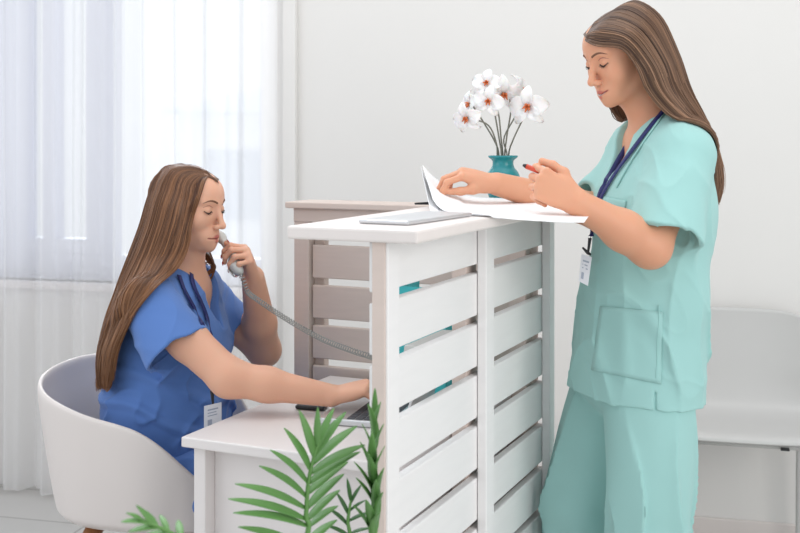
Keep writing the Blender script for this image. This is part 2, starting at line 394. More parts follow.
for (v0, v1) in ((-1.435, -1.391), (-.848, -.806)):
    uvbox('post', M['wood_warm_lit'], ct, 2.488, 2.53, v0, v1, 0, 1.174)
uvbox('batten', M['wood_warm_lit'], ct, 2.519, 2.545, -1.391, -1.362, 0, 1.16)
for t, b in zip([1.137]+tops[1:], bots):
    uvbox('board', M['wood_warm_lit'], ct, 2.501, 2.517, -1.388, -.82, max(b, .01), t, .003)

# ================================================================ DESK
dk = empty('desk', UV(2.1, -1.1, 0), 'low white desk standing inside the reception counter', 'desk')
uvbox('desktop', M['desk'], dk, 1.845, 2.484, -1.327, -.84, .728, .749, .003)
uvbox('leg', M['desk'], dk, 1.862, 1.90, -1.308, -1.280, 0, .728)
uvbox('leg', M['desk'], dk, 2.435, 2.47, -1.308, -1.280, 0, .728)
uvbox('side_panel', M['desk'], dk, 1.70+.162, 2.47, -.87, -.845, 0, .728)
uvbox('modesty_panel', M['desk'], dk, 1.895, 1.913, -1.280, -.87, .06, .728)

# telephone base, teal folder on the desk behind the post
def FB(c, ang):
    c = np.asarray(c, float); ca, sa = math.cos(ang), math.sin(ang)
    return lambda a, b, z: (c[0]+a*ca-b*sa, c[1]+a*sa+b*ca, c[2]+z)
tb = empty('telephone', UV(1.96, -.83, .86), 'light grey corded telephone, handset held to the seated woman\'s mouth, cord running to the counter', 'telephone')
uvbox('base_body', M['phone'], tb, 1.87, 2.06, -.845, -.804, .896, .968, .006)
kp = MB()
for i in range(3):
    for j in range(4): kp.box(UV, 1.95+j*.022, 1.965+j*.022, -.848, -.843, .905+i*.02, .919+i*.02)
kp.build('keypad', M['greyplastic'], tb, bevel=.001)
fb2 = FB(W(424, 300, 2.53)*[1, 1, 0]+[0, 0, .749], math.radians(-24))
fo = empty('file_box', fb2(0, 0, 0), 'teal magazine file box standing on the desk, seen through the counter slats', 'file box')
mb = MB(); mb.box(fb2, -.062, .055, -.004, 0, .0, .262); mb.box(fb2, -.062, -.058, 0, .11, 0, .262); mb.box(fb2, .051, .055, 0, .11, 0, .262); mb.box(fb2, -.058, .051, 0, .11, 0, .004); mb.box(fb2, -.058, .051, .106, .11, 0, .2)
mb.build('box_shell', M['tealcard'], fo)
mb = MB(); mb.box(fb2, -.05, .045, .01, .1, .006, .245); mb.build('folders', M['paper'], fo)

# laptop under her hand
lf = FB(UV(2.165, -1.01, .749), math.radians(-24.4+8))
lp = empty('laptop', lf(0, 0, 0), 'slim silver laptop open on the low desk under the seated woman\'s hand', 'laptop')
mb = MB(); mb.box(lf, -.13, .06, -.105, .105, .001, .014); mb.build('laptop_base', M['alu'], lp, bevel=.003)
kb = MB()
for i in range(5):
    for j in range(11): a = -.065+i*.019; b = -.095+j*.0172; kb.box(lf, a, a+.016, b, b+.0145, .013, .0155)
kb.build('keyboard', M['keys'], lp)
mb = MB(); mb.add([lf(.06, -.105, .008), lf(.067, -.105, .008), lf(.067, .105, .008), lf(.06, .105, .008), lf(.085, -.105, .10), lf(.092, -.105, .10), lf(.092, .105, .10), lf(.085, .105, .10)], [(3, 2, 1, 0), (4, 5, 6, 7), (0, 1, 5, 4), (1, 2, 6, 5), (2, 3, 7, 6), (3, 0, 4, 7)])
mb.build('laptop_lid', M['alu'], lp, bevel=.002)
mf = FB(W(312, 408, 2.46)*[1, 1, 0]+[0, 0, .75], math.radians(-15))
mb = MB(); mb.box(mf, -.034, .034, -.02, .02, 0, .010); ms = mb.build('computer_mouse', M['black'], smooth=False, bevel=.005, seg=3)
tag(ms, 'flat black computer mouse on the desk beneath the seated woman\'s wrist', 'computer mouse')

# silver tablet on counter
tf = FB(UV(1.84, -.795, 1.205), math.radians(65.6-4))
tbm = MB().box(tf, -.14, .12, -.048, .05, .0005, .008).build('tablet', M['alu'], None, bevel=.003)
tag(tbm, 'thin silver tablet lying on the countertop at the curled end of the papers', 'tablet')
pb = W(424, 213.6, 2.42); pb[2] = 1.2105
pm = MB(); pm.tube([pb+np.array([-.02, -.01, 0]), pb+np.array([.055, .03, 0])], [.0022, .005], 10)
tag(pm.build('marker_pen', M['black']), 'small black pen lying on the countertop beside the curled papers', 'pen')

# papers
def sheet(near, far, m, name, lift):
    A = crom(near, 40); Bf = crom(far, 40); P = [[A[i]*(1-t)+Bf[i]*t+np.array([0, 0, -.004*math.sin(PI*t)*(1 if i < 25 else 0)]) for i in range(40)] for t in [k/14 for k in range(15)]]
    for row in P:
        for i, p in enumerate(row):
            v = float(np.dot(ev, p)); u = float(np.dot(eu, p)); zt = lift
            if v > -.70: zt = lift-(v+.70)*1.2
            if i < 40: row[i] = np.array([p[0], p[1], max(p[2], zt)])
    o = MB().grid(P).build(name, m, smooth=True); solid(o, .0008); return o
near = [W(584, 222.5, 2.06), W(556, 222, 2.07), W(520, 219.8, 2.08), W(500, 218, 2.07), W(485, 216.5, 2.063), W(462, 214, 2.133), W(448, 212, 2.17), W(439, 207, 2.20), W(433, 199.5, 2.22)]
far = [W(598, 199, 2.50), W(566, 196, 2.52), W(530, 198, 2.53), W(496, 198, 2.54), W(470, 196, 2.545), W(450, 188, 2.55), W(434, 177, 2.55), W(422.5, 165, 2.55)]
s1 = sheet(near, far, M['paper'], 'paper_chart', 1.2095)
tag(s1, 'large white paper chart held open above the counter, its left end curling up', 'paper')
near = [W(500, 218.6, 2.075), W(485, 217, 2.07), W(462, 215.3, 2.11), W(446, 215, 2.12), W(437, 214.8, 2.125), W(432, 213.4, 2.14), W(430.5, 211, 2.15)]
far = [W(530, 202, 2.535), W(496, 203, 2.55), W(470, 203, 2.56), W(448, 199, 2.562), W(434, 190, 2.563), W(426, 179, 2.563), W(420.8, 166.5, 2.563)]
s2 = sheet(near, far, M['paper'], 'paper_chart', 1.2075)
tag(s2, 'lower white paper sheet beneath the held chart, its left edge standing up', 'paper')

# ================================================================ VASE WITH ORCHIDS
vc = np.array(W(503, 170, 2.60)); vc[2] = 1.206
va = empty('vase', vc, 'round teal vase with a flared rim on the countertop', 'vase')
pr = [(0, 0), (.030, 0), (.036, .006), (.044, .03), (.046, .048), (.041, .066), (.031, .078), (.0275, .088), (.029, .096), (.038, .103), (.039, .106), (.036, .107), (.026, .098), (.024, .085), (.03, .07), (.038, .048), (.03, .01), (0, .008)]
PR = crom([(a*.9, b, 0) for a, b in pr], 70)
MB().lathe([(max(p[0], 0), p[1]) for p in PR], vc).build('vase_body', M['teal'], va, smooth=True)
def blossom(c, facing, size, seed):
    r = random.Random(seed); f = nrm(facing); a = nrm(np.cross(f, (0, 0, 1))); b = np.cross(a, f); mb = MB(); rot = r.uniform(-.4, .4)
    for k, (ang, ln_, wd_) in enumerate([(90, .95, .62), (5, .95, 1.0), (175, .95, 1.0), (228, .95, .62), (312, .95, .62)]):
        th = math.radians(ang)+rot; u = a*math.cos(th)+b*math.sin(th); v = np.cross(f, u); P = []
        for i in range(9):
            t = i/8; wv_ = wd_*(math.sin(PI*(.06+.93*t**.9))**.55)*.58; row = []
            for j in range(7):
                s_ = (j/6-.5)*2; row.append(c+size*(u*(t*ln_)+v*(s_*wv_*.8)+f*(.30*math.sin(t*2.2)*1-.28*t*t+.10*s_*s_*math.sin(3*t)+.04*math.sin(9*t+5*s_+seed))))
            P.append(row)
        mb.grid(P)
    cm = MB()
    for k in range(5):
        th = k*1.257+rot; u = a*math.cos(th)+b*math.sin(th)
        cm.tube([c+f*size*.10, c+size*(f*.26+u*.12), c+size*(f*.38+u*.17-b*.08)], [size*.05, size*.06, size*.02], 7)
    return mb, cm
FL = [((467.5, 118, 2.47), (-.5, -.75, -.25), 0.0415, 'lowest white orchid bloom at the far left of the vase bouquet', (500, 158)),
      ((471, 105, 2.52), (-.8, -.3, .1), 0.0415, 'white orchid bloom at upper left of the bouquet, turned sideways', (501, 158)),
      ((487, 84, 2.49), (-.25, -.8, .25), 0.0403, 'top left white orchid bloom facing the camera with an orange centre', (502, 158)),
      ((489, 101, 2.46), (-.3, -.9, -.1), 0.0415, 'white orchid bloom in the middle of the bouquet with a rusty centre', (503, 158)),
      ((503, 93, 2.50), (.1, -.8, -.45), 0.0512, 'largest white orchid bloom at the crown of the bouquet', (504, 158)),
      ((519, 92, 2.55), (.7, -.4, .3), 0.0488, 'white orchid bloom turned away at the upper right of the bouquet', (505, 158)),
      ((529, 107, 2.47), (-.45, -.85, 0), 0.0525, 'white orchid bloom standing apart at the far right of the bouquet', (507, 158))]
STEMW = [[(488, 125), (496, 142)], [(484, 123), (495, 142)], [(494, 110), (499, 138)], [(498, 112), (501, 138)], [(511, 105), (507, 135)], [(517, 112), (504, 138)], [(523, 119), (513, 140)]]
for i, (c, fc, sz, lb, b) in enumerate(FL):
    c3 = W(c[0], c[1], c[2]+.09); bz = 0
    e = empty('orchid', (vc[0], vc[1], 1.23), lb, 'orchid', 'orchids in the teal vase')
    base = np.array([vc[0]+(i-3)*.004, vc[1]+.006*math.sin(i*2.2), 1.225]); neck_ = np.array([vc[0]+(i-3)*.0045, vc[1]+.008*math.sin(i*2.2), 1.312])
    pth = [base, neck_]+[W(x, y, 2.6*(1-t)+(c[2]+.09)*t) for (x, y), t in zip(STEMW[i][::-1], (.35, .8))]+[c3+nrm(fc)*-.004]
    MB().tube(crom(pth, 24), .0019, 7).build('stem', M['stemgrey'], e, smooth=True)
    p_, q_ = blossom(c3, fc, sz, i+3)
    o = p_.build('petals', M['petal'], e, smooth=True); solid(o, .0008)
    q_.build('flower_centre', M['orange'], e, smooth=True)

# ================================================================ WAITING CHAIR ON THE RIGHT
wc = empty('waiting_chair', WL(wq(738)+0, .36, 0), 'white one-piece waiting chair on a thin metal frame against the right-hand wall', 'chair')
cq = wq(727); HW = .27
prof = [(.50, .448), (.492, .458), (.46, .462), (.36, .452), (.25, .440), (.16, .440), (.105, .462), (.08, .52), (.062, .62), (.048, .72), (.043, .775)]
PF = crom([(n, z, 0) for n, z in prof], 44); P = []
for p in PF:
    row = []; t = max(0, (p[1]-.62)/.155)
    for j in range(33):
        s_ = (j/32-.5)*2; hw = HW*(1-.05*t); cv = abs(s_)**3
        back = max(0, min(1, (p[1]-.46)/.12))
        q = cq+s_*hw; n = p[0]+.045*cv*back; z = p[1]+.022-.03*abs(s_)**6*t**2+.010*cv*(1-back)
        row.append(WL(q, n, z))
    P.append(row)
sh = MB().grid(P).build('seat_shell', M['greyplastic'], wc, smooth=True); solid(sh, .011, 0)
for s_ in (-1, 1):
    q = cq+s_*(HW-.052)
    MB().tube(crom([WL(q, .08, .02), WL(q, .085, .2), WL(q, .10, .42), WL(q, .13, .45), WL(q, .3, .447), WL(q, .445, .452), WL(q, .47, .42), WL(q, .472, .2), WL(q, .475, .02)], 60), .0095, 10).build('frame', M['greyplastic'], wc, smooth=True)
MB().tube([WL(cq-HW+.03, .455, .458), WL(cq+HW-.03, .455, .458)], .009, 10).build('crossbar', M['greyplastic'], wc, smooth=True)
for s_ in (-1, 1):
    for n in (.08, .475): MB().tube([WL(cq+s_*(HW-.052), n, .0), WL(cq+s_*(HW-.052), n, .022)], .012, 10).build('foot', M['black'], wc)
tq = wq(738)+.105
MB().box(WL, tq-.012, tq+.012, .468, .482, .452, .458).build('clip', M['black'], wc)

# ================================================================ SHELL CHAIR OF THE SEATED WOMAN
chf = nrm((.97, -.22, 0)); chl = np.array([.22, .97, 0])/math.hypot(.22, .97); cc = np.array([-.603, 2.69, 0])
def CH(f, l, z): p = cc+chf*f+chl*l; return np.array([p[0], p[1], z])
sc = empty('armchair', CH(0, 0, 0), 'white plastic bucket armchair with wooden legs under the seated woman', 'chair')
def rim(a):                        # a: 0 front .. 180 back
    K = [(0, .485), (18, .495), (34, .545), (50, .62), (66, .70), (80, .725), (94, .735), (115, .765), (140, .79), (160, .80), (180, .802)]
    for (x0, y0), (x1, y1) in zip(K, K[1:]):
        if a <= x1: t = (a-x0)/(x1-x0); return y0+(y1-y0)*t
    return K[-1][1]
def rims(a):
    return sum(rim(min(180, max(0, a+d))) for d in (-8, -4, 0, 4, 8))/5
NA, NT = 120, 26; P = []
for i in range(NA+1):
    A = -180+360*i/NA; a = abs(A); th = math.radians(A); c_, s_ = math.cos(th), math.sin(th); e = 2.6
    rr = (abs(c_/(.235 if c_ < 0 else .285))**e+abs(s_/.27)**e)**(-1/e); zr = rims(a); row = []
    hgt = zr-.462
    for j in range(NT+1):
        t = j/NT
        # outside profile from the rim down round the base to the middle of the seat
        if t < .6:
            u = t/.6; z = zr-hgt*(1-(1-u)**1.0)*.93; lean = .80+.20*min(1, max(0, (z-.455)/.30))**.75 if a > 30 else .93
            lean = lean*(min(1, max(0, (a-25)/30)))+.95*(1-min(1, max(0, (a-25)/30)))
            rad = rr*lean; rl = rad; zl = z
        else:
            u = (t-.6)/.4; ph = u*PI/2; rad = rl*(1-u**1.6); z = .462+(zl-.462)*(1-math.sin(min(1, u*2.2)*PI/2))
        row.append(CH(rad*c_, rad*s_, z))
    P.append(row)
o = MB().grid(P).build('seat_shell', M['plastic'], sc, smooth=True)
bm = bmesh.new(); bm.from_mesh(o.data); bmesh.ops.remove_doubles(bm, verts=bm.verts, dist=.0008); bmesh.ops.recalc_face_normals(bm, faces=bm.faces); bm.to_mesh(o.data); bm.free(); o.data.shade_smooth()
solid(o, .012, 0); sb = o.modifiers.new('sub', 'SUBSURF'); sb.levels = 1; sb.render_levels = 1
for sf in (-1, 1):
    for sl in (-1, 1):
        MB().tube([CH(sf*.11+.03, sl*.13, .45), CH(sf*.13+.03, sl*.16, .40), CH(sf*.20+.03, sl*.23, 0)], [.021, .02, .011], 14).build('leg', M['oak'], sc, smooth=True)
MB().box(CH, -.06, .14, -.11, .11, .444, .458).build('seat_bracket', M['black'], sc, bevel=.004)

# ================================================================ PALM
pc = np.array([-.245, 1.60, 0])
pl = empty('potted_palm', pc, 'green feathery palm in a pot on the floor in front of the desk', 'plant')
MB().lathe([(0, .0), (.10, 0), (.105, .01), (.135, .33), (.14, .36), (.132, .36), (.125, .32), (.12, .3)], pc, 40).build('pot', M['pot'], pl, smooth=True)
MB().lathe([(0, .318), (.06, .322), (.124, .312)], pc, 40).build('soil', M['soil'], pl)
def frond(path, pairs, m, mid=None, width=.0092, droop=.006, t0=.35):
    R = crom(path, 50); rb = MB(); rb.tube(R, [.0045*(1-.75*i/49)+.0008 for i in range(50)], 8)
    fo = rb.build('frond', M['rachis'], pl, smooth=True); lm = MB()
    for base_t, tip in pairs:
        b = np.asarray(R[int(base_t*49)]); tp = np.asarray(tip); L = np.linalg.norm(tp-b)
        d = nrm(tp-b); up = nrm(np.cross(d, np.cross((0, -.55, 1), d))); sd = np.cross(d, up); P = []
        for i in range(13):
            t = i/12; w_ = width*min(1, L/.09)*(math.sin(PI*min(1, t*.93+.06))**.65)*(1-.25*t); ctr = b+(tp-b)*t+up*(droop*math.sin(PI*t)*L/.12)
            P.append([ctr-sd*w_+up*w_*.35, ctr, ctr+sd*w_+up*w_*.35])
        lm.grid(P)
    o = lm.build('leaflets', m, fo, smooth=True); solid(o, .0007)
    return fo
Y = 1.62
f1 = [pc+[.0, 0, .31], pc+[.02, .01, .55], W(304, 545, Y), W(306, 515, Y), W(308, 485, Y), W(313, 460, Y), W(320, 440, Y)]
def bt1(y):
    for (y0, t0), (y1, t1) in zip([(620, .2), (545, .333), (515, .5), (485, .667), (460, .833)], [(545, .333), (515, .5), (485, .667), (460, .833), (436, 1.0)]):
        if y >= y1: return t0+(y0-y)/(y0-y1)*(t1-t0)
    return 1.0
frond(f1, [(bt1(by), W(x, y, yy)) for by, x, y, yy in [(560, 243, 541, 1.58), (545, 238, 527, 1.57), (532, 233, 513, 1.56), (521, 228, 499, 1.57), (508, 235, 484, 1.57), (495, 259, 466, 1.58), (483, 270, 450, 1.59), (470, 284, 428, 1.60), (455, 299, 410, 1.61), (443, 318, 407, 1.62),
           (446, 334, 408, 1.65), (454, 346, 412, 1.66), (463, 357, 426, 1.67), (472, 365, 445, 1.67), (482, 360, 452, 1.67), (494, 348, 462, 1.68), (508, 344, 474, 1.68), (521, 340, 490, 1.68), (534, 338, 506, 1.68), (546, 337, 520, 1.68)]], M['leaf'])
f2 = [pc+[.03, 0, .31], pc+[.09, .03, .5], W(371, 545, 1.66), W(373, 490, 1.66), W(375, 440, 1.66), W(375, 410, 1.66)]
bt = lambda y: min(1, max(.42, (.4+(545-y)*.0036) if y > 490 else (.6+(490-y)*.004 if y > 440 else .8+(440-y)*.0066)))
frond(f2, [(bt(y+dy), W(x, y, yy)) for x, y, yy, dy in [(353, 505, 1.62, 40), (356, 478, 1.62, 45), (354, 462, 1.61, 50), (360, 442, 1.61, 50), (362, 424, 1.6, 50), (368, 404, 1.6, 45), (375, 388, 1.64, 30), (381, 402, 1.62, 45), (384, 424, 1.61, 50), (385, 446, 1.6, 50), (384, 468, 1.6, 50), (383, 492, 1.6, 45), (380, 512, 1.6, 40), (367, 452, 1.58, 55), (372, 432, 1.58, 55), (376, 480, 1.58, 50), (366, 500, 1.58, 45)]], M['leaf'], width=.0085, droop=.006)
f3 = [pc+[.05, .02, .31], pc+[.08, .03, .5], W(345, 560, 1.72), W(348, 520, 1.72), W(351, 500, 1.72)]
frond(f3, [(t, W(x, y, 1.72)) for t, x, y in [(.6, 325, 525), (.7, 328, 508), (.8, 336, 492), (.99, 347, 478), (.95, 362, 484), (.85, 366, 500), (.75, 372, 512), (.62, 372, 528)]], M['leafdark'])
f4 = [pc+[-.03, -.02, .31], pc+[-.06, -.10, .6], W(215, 570, 1.42), W(195, 548, 1.36), W(165, 530, 1.33), W(142, 521, 1.31)]
frond(f4, [(t, W(x, y, yy)) for t, x, y, yy in [(.98, 126, 513, 1.3), (.93, 136, 505, 1.31), (.86, 142, 509, 1.33), (.93, 121, 522, 1.29), (.85, 128, 532, 1.3), (.78, 160, 515, 1.36), (.78, 135, 542, 1.31), (.7, 178, 520, 1.38), (.7, 150, 552, 1.33)]], M['leaf'], width=.012)
# ================================================================ PEOPLE
def smask(d, a, b): return np.clip((b-d)/(b-a), 0, 1)
def headframe(nose, yaw_dir, pitch, roll, sc):
    f0 = nrm(yaw_dir); l0 = np.array([-f0[1], f0[0], 0]); u0 = np.array([0, 0, 1.])
    f = f0*math.cos(pitch)-u0*math.sin(pitch); u = u0*math.cos(pitch)+f0*math.sin(pitch)
    l = l0*math.cos(roll)+u*math.sin(roll); u = np.cross(f, l); R = np.stack([f, l, u], 1)    # columns
    C = np.asarray(nose)-R@(np.array([.1125, 0, -.04])*sc); return R, C, sc
def add_head(s, HF, smile=0.0, eye=0.0):
    R, C, sc = HF
    def fn(P):
        p = (P-C)@R/sc; q = p.copy(); q[:, 1] = np.abs(p[:, 1])
        E = lambda c, r: f_ell(q, c, r)
        K = lambda a, b, ra, rb: f_cone(q, a, b, ra, rb)
        d = f_ell(p, (-.014, 0, .017), (.090, .072, .074))
        d = smin(d, f_ell(p, (.030, 0, .028), (.058, .061, .054)), .02)
        d = smin(d, f_ell(p, (.022, 0, -.028), (.060, .056, .070)), .022)
        d = smin(d, E((.046, .034, -.026), (.030, .026, .028)), .02)
        d = smin(d, K((-.006, .052, -.048), (.052, .020, -.090), .014, .013), .024)
        d = smin(d, f_ell(p, (.071, 0, -.094), (.0175, .0165, .0145)), .018)
        d = smin(d, E((.060, 0, -.070), (.030, .028, .026)), .016)
        d = smin(d, K((.082, .008, .0165), (.066, .042, .018), .0065, .007), .010)
        d = smax(d, -E((.0965, .030, -.001), (.019, .0165, .0125)), .014)
        d = smin(d, E((.0655, .0305, -.002), (.0165, .0158, .0120)), .0035)
        d = smin(d, f_cone(p, (.083, 0, .004), (.1015, 0, -.034), .0060, .0078), .011)
        d = smin(d, f_ell(p, (.1030, 0, -.0385), (.0095, .0088, .0080)), .006)
        d = smin(d, E((.0930, .0098, -.0425), (.0088, .0062, .0062)), .005)
        d = smax(d, -E((.0960, .0055, -.0490), (.0055, .0030, .0030)), .002)
        d = smin(d, f_ell(p, (.0620, 0, -.0690), (.0262, .036, .0270)), .014)
        sm = smile*.006
        d = smin(d, K((.0905, .003, -.0662), (.0800, .023, -.0700+sm), .0042, .0022), .0035)
        d = smin(d, K((.0885, .0, -.0770), (.0790, .021, -.0735+sm), .0050, .0022), .0035)
        d = smax(d, -K((.0935, 0, -.0714), (.0830, .025+smile*.003, -.0712+sm*1.3), .0020, .0016), .002)
        if smile: d = smin(d, E((.056, .034, -.040), (.018, .016, .022)), .022)
        d = smin(d, E((-.010, .068, -.012), (.017, .006, .029)), .005)
        return d*sc
    s.op('u', fn, C-.135, C+.135, .02)
    return fn
def topz(x): return max(.017+.075*math.sqrt(max(0, 1-((x+.014)/.090)**2)), .026+.053*math.sqrt(max(0, 1-((x-.030)/.058)**2)))
def scalp(HF):
    R, C, sc = HF
    def fn(P):
        p = (P-C)@R/sc; return sc*np.minimum(np.minimum(f_ell(p, (-.014, 0, .017), (.090, .073, .075)), f_ell(p, (.030, 0, .026), (.058, .061, .053))), f_ell(p, (.022, 0, -.028), (.060, .056, .070)))
    return fn
def head_tone(V, HF, smile=0):
    R, C, sc = HF; p = (V-C)@R/sc; q = p.copy(); q[:, 1] = np.abs(p[:, 1]); sm = smile*.006
    d = np.minimum(f_cone(q, (.0905, .003, -.0662), (.0800, .023, -.0700+sm), .0042, .0022), f_cone(q, (.0885, 0, -.0770), (.0790, .021, -.0735+sm), .0050, .0022))
    return smask(d, .0006, .0022)*.9
def H(HF, x, y, z): R, C, sc = HF; return C+R@(np.array([x, y, z])*sc)
def face_details(tree, HF, parent, smile, sides=(1, -1)):
    R, C, sc = HF
    def snap(x, y, z, lift):
        o = Vector(H(HF, .16, y, z)); dv = Vector(-R[:, 0]); r = tree.ray_cast(o, dv)
        return np.array(r[0])+R[:, 0]*lift if r[0] else H(HF, x, y, z)
    for sd in sides:
        B = MB(); P = []
        for i in range(16):
            t = i/15; y = .012+.037*t; z = .0165+.0075*math.sin(PI*min(1, t*.80))-.006*t*t; P.append((y, z))
        rows = [[], [], []]
        for i, (y, z) in enumerate(P):
            t = i/15; h = .0021*(1-t**2.2)+.0005
            for k, o in enumerate((-1, 0, 1)): rows[k].append(snap(0, sd*y, z+o*h, .0004 if o else .0014))
        B.grid(rows); B.build('eyebrow', M['brow'], parent, smooth=True)
        # lash line along the lower edge of the lowered lid
        L = MB(); pts = []
        for i in range(17):
            t = i/16; y = .0185+.026*t; z = -.0045-.0050*math.sin(PI*t)+.001*t; pts.append(snap(0, sd*y, z, .0006))
        L.tube(pts, [.0007+.0009*math.sin(PI*min(1, i/16+.15)) for i in range(17)], 6)
        for i in range(17):
            t = i/16; b = pts[i]; dv = R[:, 0]*.55+R[:, 1]*sd*(t-.35)*1.0-R[:, 2]*.75
            L.tube([b, b+nrm(dv)*.003*sc, b+nrm(dv)*.0062*sc+R[:, 2]*.0008], [.00045, .0003, .0001], 4)
        L.build('eyelashes', M['lash'], parent)
        # shade in the upper lid fold, drawn as a dark tube
        L = MB(); pts = [snap(0, sd*(.0175+.028*i/14), .0045+.0052*math.sin(PI*i/14), .0001) for i in range(15)]
        L.tube(pts, [.0003+.0004*math.sin(PI*i/14) for i in range(15)], 5); L.build('eyelid_crease_shade', M['crease_shade'], parent)
def mouth_shade_line(tree, HF, parent, smile):
    R, C, sc = HF; sm = smile*.006
    def snap(y, z, lift):
        r = tree.ray_cast(Vector(H(HF, .16, y, z)), Vector(-R[:, 0])); return np.array(r[0])+R[:, 0]*lift if r[0] else H(HF, .09, y, z)
    pts = [snap(y, -.0714+sm*1.25*(abs(y)/.024)**1.6-.0006*math.cos(y*160), .0002) for y in np.linspace(-.0235, .0235, 25)]
    MB().tube(pts, [.0003+.0007*math.sin(PI*i/24)**.5 for i in range(25)], 6).build('mouth_shade_line', M['crease_shade'], parent, smooth=True)  # dark tube painting the shade between the lips
    if smile:
        rows = [[snap(y, -.0714+sm*1.25*(abs(y)/.024)**1.6+o*.0024*(1-(y/.018)**2), .0006) for y in np.linspace(-.0175, .0175, 15)] for o in (-.8, 0, .4)]
        MB().grid(rows).build('teeth', M['plastic'], parent, smooth=True)
def add_hand(s, wrist, d, n, side, curls, sc=1.0, thumb=((.6, .8, .25), (.85, .45, .3), (.95, .1, .35)), spread=1.0, lens=None):
    """d to the fingers, n out of the palm, side=+1/-1 so that thumb side = side * (d x n)"""
    d = nrm(d); n = np.asarray(n, float); n = nrm(n-d*(n@d)); t = np.cross(d, n)*side; Wp = np.asarray(wrist, float); P = lambda a, b, c: Wp+(d*a+t*b+n*c)*sc
    kn = [(.084, .027, -.001), (.088, .0085, -.003), (.084, -.0095, -.002), (.076, -.026, .001)]
    L = [(.040, .024, .019), (.044, .027, .020), (.040, .025, .020), (.031, .019, .017)]
    rad = [.0086, .0088, .0083, .0073]; tips = []
    for i, (a, b, c) in enumerate(kn):
        s.cone(P(.0, b*.55, .0), P(a, b, c), .0135*sc, .0105*sc, .012)
    s.ell(P(.045, .0, .004), (.034*sc, .030*sc, .014*sc), np.stack([d, t, n], 1), .014)
    s.ell(P(.030, .022, .008), (.026*sc, .013*sc, .013*sc), np.stack([d, t, n], 1), .012)
    for i in range(4):
        p = P(*kn[i]); ang = 0; sp = (1.5-i)*.07*spread; r = rad[i]*sc
        for j in range(3):
            ang += curls[i][j]; dv = nrm(d*math.cos(ang)+n*math.sin(ang)+t*sp); q = p+dv*L[i][j]*sc
            s.cone(p, q, r, r*(.93 if j < 2 else .80), .004); p = q; r *= .93
        tips.append((p, dv, nrm(n*math.cos(ang)-d*math.sin(ang)), r))
    p = P(.018, .020, .006); r = .0125*sc
    for j, (a, b, c) in enumerate(thumb):
        dv = nrm(d*a+t*b+n*c); q = p+dv*(.040, .031, .026)[j]*sc; s.cone(p, q, r, r*.86, .007 if j else .012); p = q; r *= .86
    tips.append((p, dv, nrm(np.cross(dv, np.cross(n, dv))), r))
    return tips
def nails(tips, m, parent, which=range(5)):
    for i in which:
        p, dv, pal, r = tips[i]; sd = nrm(np.cross(dv, pal)); c = p+dv*r*.15-pal*r*.72; P = []
        for a in range(7):
            row = []
            for b in range(7):
                x = (a/6-.5)*2; y = (b/6-.5)*2; wd_ = r*.72*(1-.25*x*x); row.append(c+dv*x*r*.85+sd*y*wd_-pal*(r*.32*math.sqrt(max(0, 1-.8*y*y))-r*.10-r*.10*x*x)+np.zeros(3))
            P.append(row)
        o = MB().grid(P).build('fingernail', m, parent, smooth=True); solid(o, .0008)

